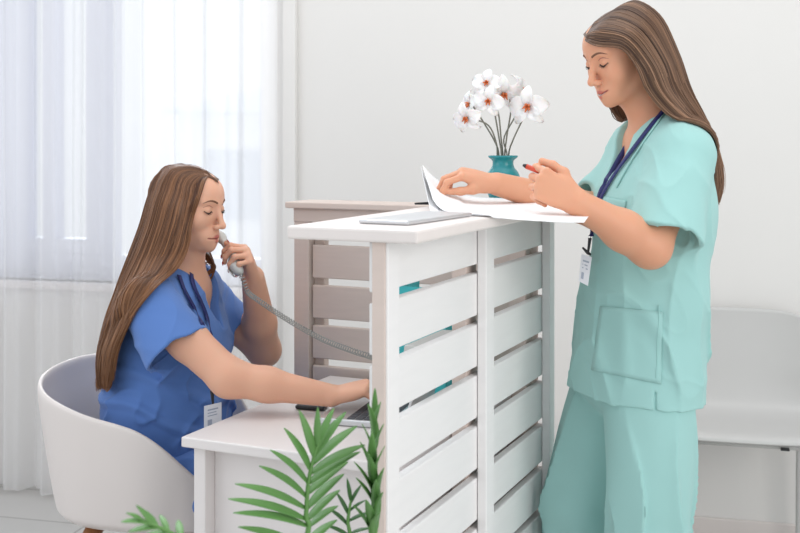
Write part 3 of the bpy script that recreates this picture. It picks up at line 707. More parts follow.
def hair_mesh(name, m, parent, guides, sheets, nstr, seed, thick=.009, lock=None, r0=.0009, solids=()):
    """guides: lists of world points running root to tip; skin between them and cover it in strands"""
    r = np.random.RandomState(seed); N = 44
    G = np.array([crom(g, N) for g in guides]); V = []; F = []; T = []; base = 0
    def surf(s_):                       # s_ in 0..len-1
        k = min(int(s_), len(G)-2); t = s_-k
        g0 = G[max(k-1, 0)]; g1 = G[k]; g2 = G[k+1]; g3 = G[min(k+2, len(G)-1)]
        return .5*((2*g1)+(-g0+g2)*t+(2*g0-5*g1+4*g2-g3)*t*t+(-g0+3*g1-3*g2+g3)*t**3)
    def clear(Pt, m0, it=4):
        sh_ = Pt.shape; q = Pt.reshape(-1, 3).copy()
        for _ in range(it):
            for fn_ in solids:
                d0 = fn_(q); k = d0 < m0
                if not k.any(): continue
                p = q[k]; e = 2e-3; g_ = np.stack([fn_(p+np.eye(3)[i]*e)-fn_(p-np.eye(3)[i]*e) for i in range(3)], 1); g_ /= np.linalg.norm(g_, axis=1)[:, None]+1e-9
                q[k] = p+g_*(m0-d0[k])[:, None]
        return q.reshape(sh_)
    G = clear(G, .004); cen = G.mean(0)
    def push(curve, amt):
        o = curve-cen; o = o/np.maximum(np.linalg.norm(o, axis=1)[:, None], 1e-6); return curve+o*amt[:, None]
    M_ = 12*(len(G)-1)+1; sh = []
    for i in range(M_): sh.append(push(surf(i/(M_-1)*(len(G)-1)), np.full(N, -.003)))
    sh = clear(np.array(sh), .003)
    inner = []
    for i in range(M_): inner.append(push(sh[i], -np.linspace(.004, .004, N)))
    for lay, sg in ((sh, 1), (np.array(inner), -1)):
        V.append(lay.reshape(-1, 3)); T.append(np.tile(np.linspace(.05, .35, N), M_)+r.normal(0, .05, M_*N))
        for i in range(M_-1):
            for j in range(N-1):
                q = [base+i*N+j, base+(i+1)*N+j, base+(i+1)*N+j+1, base+i*N+j+1]; F.append(q if sg > 0 else q[::-1])
        base += M_*N
    Q = []
    def strand(c, rad, tn): Q.append((c, rad, tn))
    def emit(c, rad, tn):
        nonlocal base
        n = len(c); T_ = np.gradient(c, axis=0); T_ /= np.linalg.norm(T_, axis=1)[:, None]+1e-9
        a = np.empty_like(T_); u_ = np.cross(T_[0], (0.05, 1, .1) if abs(T_[0][1]) < .8 else (1, 0, .1)); u_ /= np.linalg.norm(u_)+1e-9
        for j in range(n): u_ = u_-T_[j]*(T_[j]@u_); u_ = u_/(math.sqrt(u_@u_)+1e-9); a[j] = u_
        b = np.cross(T_, a)
        v = np.stack([c+a*rad[:, None], c+(-.5*a+.87*b)*rad[:, None], c+(-.5*a-.87*b)*rad[:, None]], 1).reshape(-1, 3)
        V.append(v); T.append(np.repeat(tn, 3))
        for j in range(n-1):
            for k in range(3): F.append([base+j*3+k, base+j*3+(k+1) % 3, base+(j+1)*3+(k+1) % 3, base+(j+1)*3+k])
        base += n*3
    tt = np.linspace(0, 1, N)
    for i in range(nstr):
        s_ = r.rand()*(len(G)-1); s2 = np.clip(s_+r.normal(0, .16), 0, len(G)-1)
        c = surf(s_)*(1-tt[:, None]**1.5)+surf(s2)*tt[:, None]**1.5
        amt = .0015+r.rand()*.0035+.0030*np.sin(tt*r.uniform(3, 9)+r.rand()*6)*tt+.006*tt*r.rand()
        c = push(c, amt); end = int(N*(1-.22*r.rand()**2)); st = 0 if r.rand() < .8 else int(r.rand()*6)
        c = c[st:end]; n = len(c); u = np.linspace(0, 1, n)
        c = c+np.outer(np.sin(u*r.uniform(2, 6)+r.rand()*6)*.0025*u, r.normal(size=3))
        rad = r0*r.uniform(.7, 1.5)*(1-u**4)*np.minimum(1, .3+u*8)+.00025
        strand(c, rad, np.clip(.02+.62*r.rand()**2+.36*u+.12*math.sin(s_*9)+r.normal(0, .05), 0, 1))
    for L in (lock or []):
        for i in range(L[1]):
            c = np.array(crom([np.asarray(p)+r.normal(0, L[2], 3) for p in L[0]], 24)); u = np.linspace(0, 1, 24)
            strand(c, r0*r.uniform(.7, 1.4)*(1-u**4)+.0003, np.clip(.1+.4*r.rand()+.1*u, 0, 1))
    allp = clear(np.concatenate([q[0] for q in Q]), .004, 2); i0 = 0
    for c, rad, tn in Q: emit(allp[i0:i0+len(c)], rad, tn); i0 += len(c)
    V = np.concatenate(V); T = np.clip(np.concatenate(T), 0, 1); me = mesh(name, V, F)
    a = me.attributes.new('tone', 'FLOAT', 'POINT'); a.data.foreach_set('value', T.astype(np.float32))
    return link(name, me, m, parent, smooth=True)
def strap(pts, w_, n_list, name, m, parent, th=.0011):
    rows = [[], []]; N = len(pts)
    for i in range(N):
        T = nrm(np.array(pts[min(i+1, N-1)])-np.array(pts[max(i-1, 0)])); s_ = nrm(np.cross(T, n_list[i]))*w_/2
        rows[0].append(np.array(pts[i])-s_); rows[1].append(np.array(pts[i])+s_)
    o = MB().grid(rows).build(name, m, parent, smooth=True); solid(o, th); return o
def on_cloth(tree, poly, n, lift, Y, neck=None, frac=.3):
    pts = []; ns = []; P = crom([(x, y, 0) for x, y in poly], n)
    for i, p in enumerate(P):
        h, nn = hit(neck if neck and i < n*frac else tree, p[0], p[1], lift, Y); pts.append(np.array(h)); ns.append(np.array(nn))
    pts = np.array(pts)
    ns = np.array(ns)
    for _ in range(6): pts[1:-1] = (pts[:-2]+2*pts[1:-1]+pts[2:])/4
    for _ in range(12): ns[1:-1] = (ns[:-2]+2*ns[1:-1]+ns[2:])/4
    ns /= np.linalg.norm(ns, axis=1)[:, None]; pts = pts+ns*.0025; ns = list(ns)
    return list(pts), ns
def patch(tree, quad, name, m, parent, lift=.0022, n=14, th=.0016, Y=2.4):
    (a, b, c, d) = [np.array(q, float) for q in quad]; rows = []
    for i in range(n+1):
        row = []
        for j in range(n+1):
            u, v = i/n, j/n; q = (a*(1-u)+d*u)*(1-v)+(b*(1-u)+c*u)*v; h, nn = hit(tree, q[0], q[1], lift, Y); row.append(np.array(h))
        rows.append(row)
    o = MB().grid(rows).build(name, m, parent, smooth=True); solid(o, th); return o
def badge(name, quad, parent, Y):
    P = [W(x, y, yy) for x, y, yy in quad]; nrmv = nrm(np.cross(P[1]-P[0], P[3]-P[0])); nrmv = nrmv if nrmv[1] < 0 else -nrmv
    F_ = lambda u, v, k=0: (P[0]*(1-u)+P[1]*u)*(1-v)+(P[3]*(1-u)+P[2]*u)*v+nrmv*k
    c = MB(); c.add([F_(0, 0), F_(1, 0), F_(1, 1), F_(0, 1), F_(0, 0, .002), F_(1, 0, .002), F_(1, 1, .002), F_(0, 1, .002)], [(3, 2, 1, 0), (4, 5, 6, 7), (0, 1, 5, 4), (1, 2, 6, 5), (2, 3, 7, 6), (3, 0, 4, 7)])
    c.build('badge_card', M['badge'], parent, bevel=.0006)
    c = MB()
    for v0, v1, u1 in ((.18, .24, .8), (.32, .36, .7), (.44, .48, .75), (.62, .86, .45)): c.add([F_(.2, v0, .0024), F_(u1, v0, .0024), F_(u1, v1, .0024), F_(.2, v1, .0024)], [(0, 1, 2, 3)])
    c.build('badge_print', M['badgeprint'], parent)

# ---------------------------------------------------------------- standing woman
fS = nrm((-.975, -.22, 0)); lS = np.array([-fS[1], fS[0], 0]); zz = np.array([0, 0, 1.])
def ctr(px, z, Y): return np.array([(px-400)/FPX*Y, Y, z])
HS = headframe(W(588.5, 85, 2.415), (-.93, -.37, 0), math.radians(21), math.radians(0), .98)
pr1 = empty('person', ctr(640, 0, 2.47), 'standing woman in mint green scrubs reading papers, red pen in hand', 'person')
b = SDF(); headS = add_head(b, HS, smile=1); bodyS = b
nk0 = H(HS, -.030, 0, -.045); nk1 = ctr(657, 1.385, 2.475)
b.cone(nk0, nk1, .050, .053, .03)
b.cone(H(HS, .012, 0, -.078), nk1-fS*.002, .036, .045, .025)
# torso
b.ecap(ctr(664, 1.345, 2.47)-lS*.10, ctr(664, 1.345, 2.47)+lS*.10, zz, (.045, .06), (.045, .06), .04)
b.ecap(ctr(660, 1.31, 2.47), ctr(652, 1.20, 2.47), lS, (.13, .075), (.145, .095), .04)
b.ecap(ctr(652, 1.20, 2.47), ctr(645, 1.02, 2.47), lS, (.14, .095), (.12, .09), .04)
b.ecap(ctr(645, 1.02, 2.47), ctr(640, .86, 2.47), lS, (.12, .09), (.16, .11), .04)
SN, EN, WN = W(682, 158, 2.335), W(650, 247, 2.25), W(578, 203, 2.20)
SF, EF, WF = W(650, 152, 2.62), W(600, 212, 2.53), W(497, 184, 2.42)
b.chain([SN, (SN+EN)/2, EN], [.050, .045, .041]); b.chain([EN, EN*.62+WN*.38, WN], [.042, .040, .0265], .02)
b.chain([SF, (SF+EF)/2, EF], [.050, .045, .040]); b.chain([EF, EF*.62+WF*.38, WF], [.041, .037, .0255], .02)
tN = add_hand(b, WN+nrm(WN-EN)*.008, (-.88, .02, .47), (-.18, .96, -.05), -1, [(1.0, 1.15, .55), (1.25, 1.25, .6), (1.35, 1.25, .6), (1.4, 1.2, .6)], .92,
              thumb=((.72, .66, .20), (.93, .15, .33), (.88, -.05, .40)))
tF = add_hand(b, WF+nrm(WF-EF)*.006, (-1, -.10, .30), (.02, .30, -1), 1, [(.62, .80, .45), (.66, .80, .45), (.72, .78, .45), (.78, .75, .4)], .90,
              thumb=((.84, .42, .34), (.93, .05, .42), (.93, -.08, .36)))
kN = [W(653, 405, 2.385), W(652, 533, 2.36), W(662, 640, 2.40), ctr(665, .09, 2.40)]
b.chain([ctr(646, .88, 2.40), ctr(650, .50, 2.37), ctr(664, .09, 2.41)], [.075, .047, .034], .03)
b.chain([ctr(622, .88, 2.55), ctr(580, .50, 2.555), ctr(598, .09, 2.60)], [.070, .047, .034], .03)
b.cone(ctr(664, .08, 2.41), ctr(664, .05, 2.41)+fS*.12, .034, .024, .02); b.cone(ctr(598, .08, 2.60), ctr(598, .05, 2.60)+fS*.12, .034, .024, .02)
me = b.mesh('body', .0020); body = link('body', me, M['skin_b'], pr1)
tn = np.zeros((len(me.vertices), 3)); tn[:, 0] = head_tone(b.V, HS, 1); tone(me, tn)
hb = bvh(me); face_details(hb, HS, pr1, 1); mouth_shade_line(hb, HS, pr1, 1)
for x, Yc in ((664, 2.41), (598, 2.60)):
    s = SDF(); s.k = .02; c = ctr(x, .04, Yc)
    s.ecap(c-fS*.05, c+fS*.14, lS, (.038, .04), (.040, .026)); s.cone(c+zz*.03-fS*.02, c+zz*.06-fS*.02, .04, .042); s.op('s', lambda p: p[:, 2], (-9, -9, -9), (9, 9, 9), .004)
    s.op('s', lambda p, c=c: f_cone(p, c+zz*.05-fS*.02, c+zz*.15-fS*.02, .036, .038), c-.1, c+.2, .004)
    link('shoe', s.mesh('shoe', .005), M['shoe'], pr1)

# trousers
t_ = SDF(); t_.k = .03
t_.ecap(ctr(640, .93, 2.47), ctr(634, .83, 2.47), lS, (.155, .105), (.170, .120))
for (x0, y0, a), (x1, y1, b_), (x2, y2, c) in (((648, 2.39, .100), (650, 2.37, .082), (664, 2.41, .105)), ((617, 2.56, .096), (580, 2.555, .080), (598, 2.60, .10))):
    k0, k1, k2 = ctr(x0, .80, y0), ctr(x1, .50, y1), ctr(x2, .06, y2)
    t_.cone(k0, k1, a, b_, .010)
    n_ = nrm(k2-k1)
    def fn(p, k1=k1, k2=k2, n_=n_, b_=b_, c=c):
        d = f_cone(p, k1, k2+n_*.12, b_, c); h = (p-k2)@n_; return smax(smax(d, h, .004), -np.maximum(d+.004, -(h+.05)), .002)
    t_.op('u', fn, np.minimum(k1, k2)-.12, np.maximum(k1, k2)+.12, .010)
w1 = waves(3, 9, 22, (1, 1, .22)); w2 = waves(5, 7, 14, (1, 1, .5))
def dsp(p):
    y = (p[:, 2]); a = w1(p); f = np.clip(1-np.abs(a), 0, 1)**3
    fall = np.clip((.86-p[:, 2])/.3, .15, 1)
    return -.020*f**1.3*fall+.003*w2(p)*fall
t_.disp = dsp
link('trousers', t_.mesh('trousers', .004), M['mint'], pr1)

# scrub top
s = SDF(); s.k = .03
for sg in (-1, 1): s.ecap(ctr(663, 1.358, 2.47), ctr(657, 1.325, 2.47)+lS*.118*sg, zz, (.048, .064), (.050, .060), .04)
s.ecap(ctr(661, 1.32, 2.47), ctr(653, 1.20, 2.47), lS, (.150, .090), (.170, .114), .05)
s.ecap(ctr(653, 1.20, 2.47), ctr(644, 1.00, 2.47), lS, (.170, .112), (.170, .118), .05)
n_ = nrm(ctr(636, .735, 2.47)-ctr(647, 1.0, 2.47)); he = ctr(636, .735, 2.47)
def fn(p):
    d = f_ecap(p, ctr(642, 1.0, 2.47), ctr(628, .60, 2.47), lS, (.170, .118), (.202, .160)); h = (.748-p[:, 2])+.006*np.sin(p[:, 0]*21)+.05*((p-he)@fS)
    h = -(p[:, 2]-.785)+.06*((p-he)@fS)
    d = np.maximum(d, h) ; inn = np.maximum(d+.005, 0*d-1) ; return smax(d, -np.maximum(f_ecap(p, ctr(642, 1.0, 2.47), ctr(628, .60, 2.47), lS, (.164, .112), (.196, .154)), p[:, 2]-.83), .002)
s.op('u', fn, (.3, 2.2, .72), (.85, 2.75, 1.2), .03)
nS = nrm(EN-SN); sh0 = W(681, 158, 2.335)
s.sleeve(sh0, W(665, 237, 2.262), .056, .078, depth=.06, k=.035)
s.sleeve(W(648, 152, 2.615), W(601, 203, 2.565), .058, .068, depth=.04, k=.03)
# neckline: V wedge in front and round hole for the neck
vt = ctr(657, 1.42, 2.475)
def vcut(p):
    q = p-vt; x = q@fS; y = np.abs(q@lS); z = p[:, 2]
    hw = np.clip((z-1.235)/.155, -1, 1.2)*.062; return np.maximum(np.maximum(y-hw, -(x-.015)), 1.235-z)
s.op('s', vcut, vt-.3, vt+.3, .004)
s.op('s', lambda p: f_cone(p, nk0, nk1+zz*-.01, .054, .060), np.minimum(nk0, nk1)-.08, np.maximum(nk0, nk1)+.08, .006)
# side slit near the hem
sl = W(656, 404, 2.28)
w1s = waves(11, 8, 17, (1, 1, .45)); w2s = waves(12, 8, 30, (.8, .8, 1)); w3s = waves(13, 7, 26, (1, .7, .25))
def dsp(p):
    a = w1s(p); b_ = w2s(p); low = np.clip((1.22-p[:, 2])/.3, .12, 1)
    arm = np.exp(-(((p-np.array(W(676, 215, 2.27)))/np.array([.1, .1, .11]))**2).sum(1))
    hem = .25+.75*np.clip((p[:, 2]-.79)/.09, 0, 1); low = low*hem
    return -.009*np.clip(1-np.abs(a), 0, 1)**4*low-.007*np.clip(1-np.abs(b_), 0, 1)**5*(.3+arm)-.011*np.clip(1-np.abs(w3s(p)), 0, 1)**4*low
s.disp = dsp
s.op('s', lambda p: f_ell(p, sl, (.0022, .05, .028)), sl-.05, sl+.05, .002)
topS = s; me = s.mesh('scrub_top', .0032); top = link('scrub_top', me, M['mint'], pr1); tr = bvh(me); trb = bvh2(me, body.data)
p_ = patch(tr, [(602, 196), (627, 201), (622, 232), (598, 227)], 'chest_pocket', M['mint'], top)
p_ = patch(tr, [(601, 306), (663, 312), (661, 384), (592, 370)], 'hip_pocket', M['mint'], top)
def seam(tree, poly, parent, m, Y=2.4, r=.0011, n=40):
    pts, ns = on_cloth(tree, poly, n, .0006, Y); MB().tube(pts, r, 6).build('seam', m, parent, smooth=True)
seam(tr, [(659, 305), (658, 340), (656, 378)], top, M['mint']); 
seam(tr, [(666, 112), (656, 126), (634, 158), (617, 188)], top, M['mint'], r=.0022)

# hair
P3 = lambda L: [W(*q) for q in L]
gS = [P3([(585.5, 41, 2.43), (599, 45, 2.385), (622, 48, 2.355), (637, 66, 2.345), (648, 90, 2.35), (668, 113, 2.345), (692, 127, 2.345), (708, 150, 2.38), (714, 178, 2.42), (714, 205, 2.45)]),
      P3([(587, 33, 2.44), (604, 31, 2.385), (629, 38, 2.35), (650, 64, 2.345), (663, 92, 2.35), (681, 113, 2.35), (699, 128, 2.36), (711, 152, 2.40), (716, 180, 2.44), (715, 207, 2.46)]),
      P3([(593, 22, 2.45), (614, 17, 2.395), (641, 29, 2.36), (662, 60, 2.36), (673, 90, 2.37), (688, 112, 2.38), (704, 132, 2.40), (714, 155, 2.43), (718, 182, 2.46), (715, 205, 2.48)]),
      P3([(602, 10, 2.46), (628, 5, 2.42), (653, 20, 2.40), (671, 56, 2.40), (682, 88, 2.415), (696, 113, 2.43), (709, 136, 2.45), (717, 160, 2.47), (719, 183, 2.48), (715, 203, 2.49)]),
      P3([(612, 2.5, 2.49), (637, 3, 2.49), (660, 20, 2.49), (676, 55, 2.49), (687, 88, 2.49), (701, 115, 2.50), (712, 138, 2.50), (718, 160, 2.5), (719, 183, 2.5), (714, 200, 2.5)]),
      P3([(608, 7, 2.53), (631, 14, 2.57), (649, 34, 2.58), (661, 64, 2.575), (672, 95, 2.57), (690, 118, 2.55), (705, 140, 2.54), (714, 163, 2.53), (716, 185, 2.51), (713, 200, 2.5)]),
      P3([(590, 33, 2.46), (602, 38, 2.53), (612, 52, 2.565), (614, 78, 2.57), (615, 104, 2.565), (623, 120, 2.56), (640, 127, 2.56), (662, 127, 2.56), (684, 134, 2.56), (700, 150, 2.55)])]
lk = [([W(611, 92, 2.555), W(611, 106, 2.55), W(617, 117, 2.545), (W(628, 123, 2.54)), W(640, 121, 2.54), W(652, 116, 2.54)], 45, .0022)]
for g, x in zip(gS, (.080, .071, .054, .026, -.03, .035, .076)): g[0] = H(HS, x, 0, topz(x)+.004)
hair_mesh('hair', M['hair_b'], pr1, gS, None, 3600, 3, lock=lk, solids=(scalp(HS), topS.ev))

# lanyard + badge
ly = empty('lanyard', W(590, 262, 2.33), 'navy neck lanyard with a white badge worn over the mint scrubs', 'lanyard')
pts, ns = on_cloth(tr, [(667, 108), (664, 113), (652, 127), (633, 152), (617, 174), (604, 196), (598, 214), (593, 236)], 60, .003, 2.40, trb)
strap(pts, .0125, ns, 'strap', M['navy'], ly)
pts, ns = on_cloth(tr, [(612, 172), (606, 184), (601, 195), (596, 214), (591, 236)], 40, .003, 2.40)
y0 = pts[0][1]; up_ = crom([W(645, 118, y0+.05), W(636, 131, y0+.035), W(627, 146, y0+.018), W(618, 161, y0+.005), pts[0]], 20)[:-1]
pts = up_+pts; ns = [ns[0]]*len(up_)+ns
strap(pts, .0125, [-n for n in ns], 'strap', M['navy'], ly)
e_ = pts[-1]; e_ = np.array(W(590, 238, 2.385)); p0 = W(588, 253, 2.38)
MB().tube([e_, (e_+p0)/2, p0], [.004, .003, .0025], 8).build('clip', M['black'], ly)
MB().tube([p0+np.array([-.012, 0, .012]), p0, p0+np.array([.006, 0, -.004])], [.002, .004, .002], 8).build('clip', M['black'], ly)
yb = 2.385
badge('badge', [(581.5, 254, yb), (592, 257, yb-.004), (588, 286, yb-.006), (578.5, 281, yb)], ly, yb)
# red pen in hand
c = (tN[0][0]+tN[4][0])/2
pa = W(523, 165, c[1]-.012); pb_ = W(551, 176, c[1]-.030)
pen = empty('pen', c, 'red pen gripped between the standing woman\'s thumb and fingers', 'pen')
MB().tube([pa+(pb_-pa)*.12, pb_], [.0052, .0052], 14).build('pen_barrel', M['red'], pen, smooth=True)
MB().tube([pa, pa+(pb_-pa)*.12], [.0026, .0048], 14).build('pen_tip', M['black'], pen, smooth=True)

# ---------------------------------------------------------------- seated woman
fT = nrm((.98, -.2, 0)); lT = np.array([-fT[1], fT[0], 0])
HT = headframe(W(225.5, 227.5, 2.60), (.925, -.38, 0), math.radians(8), math.radians(0), .97)
pr2 = empty('person', ctr(160, 0, 2.66), 'seated woman in blue scrubs holding a telephone, one hand on the laptop', 'person')
b = SDF(); headT = add_head(b, HT); bodyT = b
nk0 = H(HT, -.030, 0, -.045); nk1 = ctr(181, 1.01, 2.665)
b.cone(nk0, nk1, .049, .053, .03); b.cone(H(HT, .010, 0, -.080), nk1+fT*.012, .036, .045, .025)
b.ecap(ctr(177, .985, 2.665)-lT*.10, ctr(177, .985, 2.665)+lT*.10, zz, (.045, .055), (.045, .055), .04)
b.ecap(ctr(176, .96, 2.665), ctr(172, .86, 2.665), lT, (.13, .075), (.14, .095), .04)
b.ecap(ctr(172, .86, 2.665), ctr(164, .70, 2.665), lT, (.14, .095), (.12, .09), .04)
b.ecap(ctr(164, .70, 2.665), ctr(152, .58, 2.665), lT, (.12, .09), (.16, .095), .04)
SN, EN, WN = W(150, 306, 2.485), W(229, 378, 2.395), W(331, 395.5, 2.40)
SF, EF, WF = W(207, 297, 2.83), W(264, 350, 2.86), W(253, 277, 2.70)
b.chain([SN, (SN+EN)/2, EN], [.048, .044, .040]); b.chain([EN, EN*.62+WN*.38, WN], [.041, .0355, .0245], .02)
b.chain([SF, (SF+EF)/2, EF], [.050, .045, .041]); b.chain([EF, EF*.62+WF*.38, WF], [.042, .040, .028], .02)
tR = add_hand(b, WN+nrm(WN-EN)*.004, (1, .06, .24), (-.05, .12, -1), 1, [(.75, .85, .5), (.8, .85, .5), (.85, .85, .5), (.9, .8, .5)], .90,
              thumb=((.75, .65, .25), (.95, .3, .3), (1, .1, .2)))
dL = nrm((-.12, -.60, .80)); nL = nrm((-.86, -.25, -.30))
tL = add_hand(b, WF+nrm(WF-EF)*.004, dL, nL, -1, [(1.0, 1.15, .6), (1.1, 1.15, .6), (1.2, 1.15, .6), (1.3, 1.15, .6)], .88,
              thumb=((.75, .55, .35), (.9, .25, .35), (.95, .1, .3)))
for sg in (-1, 1):
    hp = ctr(152, .55, 2.665)+lT*sg*.095; kn_ = hp+fT*.42+lT*sg*.02+zz*-.03; an = kn_+fT*.03-zz*.43
    b.chain([hp, kn_, np.array([an[0], an[1], .09])], [.08, .055, .036], .03)
    b.cone((an[0], an[1], .07), np.array([an[0], an[1], .05])+fT*.11, .034, .024, .02)
me = b.mesh('body', .0020); body = link('body', me, M['skin_a'], pr2)
tn = np.zeros((len(me.vertices), 3)); tn[:, 0] = head_tone(b.V, HT); tone(me, tn)
hb = bvh(me); face_details(hb, HT, pr2, 0); mouth_shade_line(hb, HT, pr2, 0)
nails(tL, M['nail'], pr2); nails(tR, M['nail'], pr2)
for sg in (-1, 1):
    hp = ctr(152, .55, 2.665)+lT*sg*.095; kn_ = hp+fT*.42+lT*sg*.02; c = np.array([kn_[0], kn_[1], .04])+fT*.03
    s = SDF(); s.k = .02; s.ecap(c-fT*.05, c+fT*.14, lT, (.038, .04), (.040, .026)); s.cone(c+zz*.03-fT*.02, c+zz*.06-fT*.02, .04, .042); s.op('s', lambda p: p[:, 2], (-9, -9, -9), (9, 9, 9), .004)
    s.op('s', lambda p, c=c: f_cone(p, c+zz*.05-fT*.02, c+zz*.15-fT*.02, .036, .038), c-.1, c+.2, .004)
    link('shoe', s.mesh('shoe', .005), M['shoe'], pr2)
t_ = SDF(); t_.k = .04
t_.ecap(ctr(154, .62, 2.665), ctr(150, .57, 2.665), lT, (.17, .12), (.18, .115))
for sg in (-1, 1):
    hp = ctr(154, .565, 2.665)+lT*sg*.09; kn_ = hp+fT*.42+lT*sg*.02-zz*.03; an = kn_+fT*.03-zz*.36
    t_.cone(hp, kn_, .084, .070, .03); n_ = nrm(an-kn_)
    def fn(p, k1=kn_, k2=an, n_=n_):
        d = f_cone(p, k1, k2+n_*.12, .073, .098); h = (p-k2)@n_; return smax(smax(d, h, .004), -np.maximum(d+.004, -(h+.05)), .002)
    t_.op('u', fn, np.minimum(kn_, an)-.12, np.maximum(kn_, an)+.12, .03)
w1t = waves(23, 9, 24, (.5, 1, 1)); w2t = waves(25, 7, 30)
t_.disp = lambda p: -.012*np.clip(1-np.abs(w1t(p)), 0, 1)**3-.003*np.clip(1-np.abs(w2t(p)), 0, 1)**3+.002
link('trousers', t_.mesh('trousers', .004), M['blue'], pr2)

s = SDF(); s.k = .03
s.ecap(ctr(178, .988, 2.665)-lT*.115, ctr(178, .988, 2.665)+lT*.115, zz, (.046, .062), (.046, .062), .04)
s.ecap(ctr(177, .96, 2.665), ctr(173, .86, 2.665), lT, (.145, .088), (.165, .120), .05)
s.ecap(ctr(173, .86, 2.665), ctr(166, .70, 2.665), lT, (.165, .120), (.165, .135), .05)
s.ecap(ctr(166, .70, 2.665), ctr(163, .60, 2.665), lT, (.165, .135), (.188, .140), .05)
s.sleeve(W(150, 304, 2.485), W(179, 351, 2.44), .060, .079, depth=.07, k=.035)
s.sleeve(W(206, 296, 2.82), W(228, 326, 2.845), .056, .066, depth=.05, k=.03)
vt = nk1.copy()
def vcut(p):
    q = p-vt; x = q@fT; y = np.abs(q@lT); z = p[:, 2]
    hw = np.clip((z-.885)/.145, -1, 1.2)*.060; return np.maximum(np.maximum(y-hw, -(x-.012)), .885-z)
s.op('s', vcut, vt-.3, vt+.3, .004)
s.op('s', lambda p, a=nk0, c=nk1: f_cone(p, a, c-zz*.01, .054, .060), np.minimum(nk0, nk1)-.08, np.maximum(nk0, nk1)+.08, .006)
w1s_ = waves(31, 8, 20, (1, .8, .6)); w2s_ = waves(32, 8, 34, (.8, .8, 1)); dg = nrm((.75, 0, .66)); dg2 = nrm((.3, .2, .93))
def dsp(p):
    low = np.clip((.93-p[:, 2])/.2, .12, 1); ph = (p@dg2)*78+2.0*w1s_(p); fold = (np.clip(np.sin(ph), 0, 1))**2
    return -.010*np.clip(1-np.abs(w1s_(p)), 0, 1)**4*low-.007*np.clip(1-np.abs(w2s_(p)), 0, 1)**4*(.35+.65*low)-.009*fold*low
s.disp = dsp
topT = s; me = s.mesh('scrub_top', .0032); top = link('scrub_top', me, M['blue'], pr2); tr2 = bvh(me); tr2b = bvh2(me, body.data)
seam(tr2, [(150, 368), (170, 353), (190, 338), (201, 329)], top, M['blue'], Y=2.45)

gT = [P3([(209, 180, 2.64), (205, 183, 2.61), (199, 196, 2.58), (191, 222, 2.565), (187, 246, 2.55), (177, 267, 2.515), (155, 287, 2.435), (135, 312, 2.42), (119, 345, 2.45), (112, 386, 2.49)]),
      P3([(205, 174, 2.645), (195, 181, 2.595), (186, 200, 2.56), (180, 226, 2.55), (173, 250, 2.535), (160, 272, 2.49), (143, 295, 2.43), (126, 325, 2.43), (114, 356, 2.46), (109, 391, 2.5)]),
      P3([(198, 169, 2.65), (184, 175, 2.595), (173, 198, 2.56), (165, 226, 2.55), (156, 252, 2.54), (144, 277, 2.49), (131, 303, 2.46), (117, 333, 2.46), (108, 361, 2.48), (106, 393, 2.51)]),
      P3([(188, 165.5, 2.65), (171, 170, 2.605), (158, 194, 2.585), (149, 226, 2.58), (139, 254, 2.57), (127, 282, 2.54), (115, 312, 2.51), (106, 340, 2.51), (102, 364, 2.52), (104, 390, 2.54)]),
      P3([(180, 164.5, 2.67), (164, 169, 2.67), (151, 194, 2.67), (142, 226, 2.66), (132, 254, 2.65), (121, 283, 2.62), (110, 313, 2.58), (103, 342, 2.56), (101, 366, 2.56), (104, 386, 2.56)]),
      P3([(188, 166, 2.69), (172, 174, 2.735), (162, 198, 2.75), (154, 226, 2.75), (145, 254, 2.74), (134, 284, 2.7), (120, 315, 2.65), (110, 343, 2.6), (106, 366, 2.59), (106, 384, 2.58)]),
      P3([(209, 180, 2.66), (208, 186, 2.70), (201, 200, 2.735), (196, 226, 2.745), (198, 250, 2.74), (203, 263, 2.735), (202, 270, 2.73), (194, 276, 2.74), (180, 284, 2.76), (165, 292, 2.76)])]
lk = [([W(200, 240, 2.73), W(207, 258, 2.72), W(213, 266, 2.71), W(209, 275, 2.71), W(198, 280, 2.72)], 25, .003),
      ([W(203, 240, 2.73), W(212, 258, 2.71), (W(214, 270, 2.70)), W(209, 282, 2.70), W(203, 288, 2.71)], 8, .0012),
      ([W(192, 255, 2.70), W(198, 266, 2.69), W(195, 276, 2.69), W(188, 282, 2.70)], 35, .005)]
for g, x in zip(gT, (.074, .063, .046, .016, -.03, .030, .070)): g[0] = H(HT, x, 0, topz(x)+.004)
hair_mesh('hair', M['hair_a'], pr2, gT, None, 3600, 9, lock=lk, solids=(scalp(HT), topT.ev))

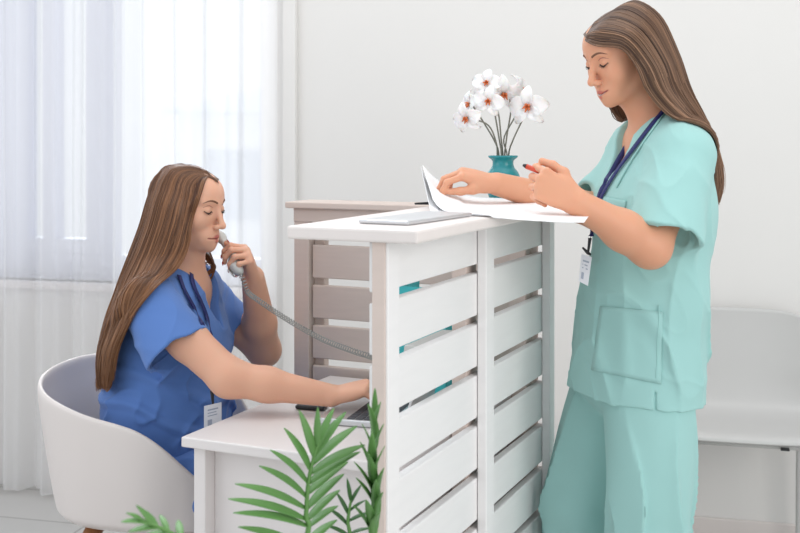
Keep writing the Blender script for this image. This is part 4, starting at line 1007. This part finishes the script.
ly = empty('lanyard', W(210, 395, 2.44), 'dark blue neck lanyard with a white badge worn over the blue scrubs', 'lanyard')
pts, ns = on_cloth(tr2, [(178, 277), (180, 283), (184, 293), (193, 309), (202, 327), (208, 345), (211, 370), (213, 390)], 60, .003, 2.5)
strap(pts, .011, ns, 'strap', M['navy'], ly)
pts2, ns2 = on_cloth(tr2, [(190, 275), (191, 281), (194, 291), (202, 308), (208, 327), (211, 345), (213, 370), (214, 390)], 60, .003, 2.5)
strap(pts2, .011, ns2, 'strap', M['navy'], ly)
yb = 2.445
MB().tube([W(213, 378, yb), W(212, 392, yb), W(213, 404, yb)], [.0025, .0045, .0025], 8).build('clip', M['black'], ly)
badge('badge', [(204, 406, yb-.012), (221.5, 402, yb), (221.5, 425, yb), (204, 430, yb-.012)], ly, yb)

# handset and coiled cord
hs_ = tb
h0, h1 = W(236, 269, 2.640), W(196, 216, 2.79)
ax = nrm(h1-h0); sdh = nrm(np.cross(ax, (0, 1, 0))); LL = np.linalg.norm(h1-h0); toface = nrm(np.cross(ax, nrm(np.cross(ax, (-.75, .3, -.1))))*-1)
s = SDF(); s.k = .02
Rm = np.stack([ax, np.cross(toface, ax), toface], 1)
A_ = h0+ax*.03; B_ = h1-ax*.03
s.ecap(A_-toface*.012, (A_+B_)/2-toface*.017, Rm[:, 1], (.0135, .009), (.0115, .0085)); s.ecap((A_+B_)/2-toface*.017, B_-toface*.012, Rm[:, 1], (.0115, .0085), (.0135, .009))
for c in (h0+ax*.004, h1-ax*.004): s.ell(c-toface*.002, (.026, .0195, .0150), Rm)
hs_ = link('handset', s.mesh('handset', .0022), M['phone'], hs_)
c = h0+toface*.0135; MB().tube([c, c+toface*.003], .013, 20).build('mouthpiece', M['greyplastic'], hs_)
path = crom([h0-ax*.022, h0-ax*.034, W(248, 292, 2.60), W(258, 300, 2.55), W(285, 318, 2.48), (W(320, 338, 2.40)), W(350, 350, 2.31), W(374, 358, 2.24), np.array(UV(1.91, -.90, .915)), np.array(UV(1.90, -.846, .925))], 1500)
cp = []; cum = 0; prev = path[0]
for i, p in enumerate(path):
    T = nrm(path[min(i+1, 1499)]-path[max(i-1, 0)]); a = nrm(np.cross(T, (0, 0, 1))); b_ = np.cross(T, a); cum += np.linalg.norm(p-prev); prev = p
    rr = .0052*min(1, i/60, (1499-i)/25); cp.append(p+(a*math.cos(cum*2*PI/.0085)+b_*math.sin(cum*2*PI/.0085))*rr)
MB().tube(cp, .0013, 5).build('cord', M['cord'], tb, smooth=True)
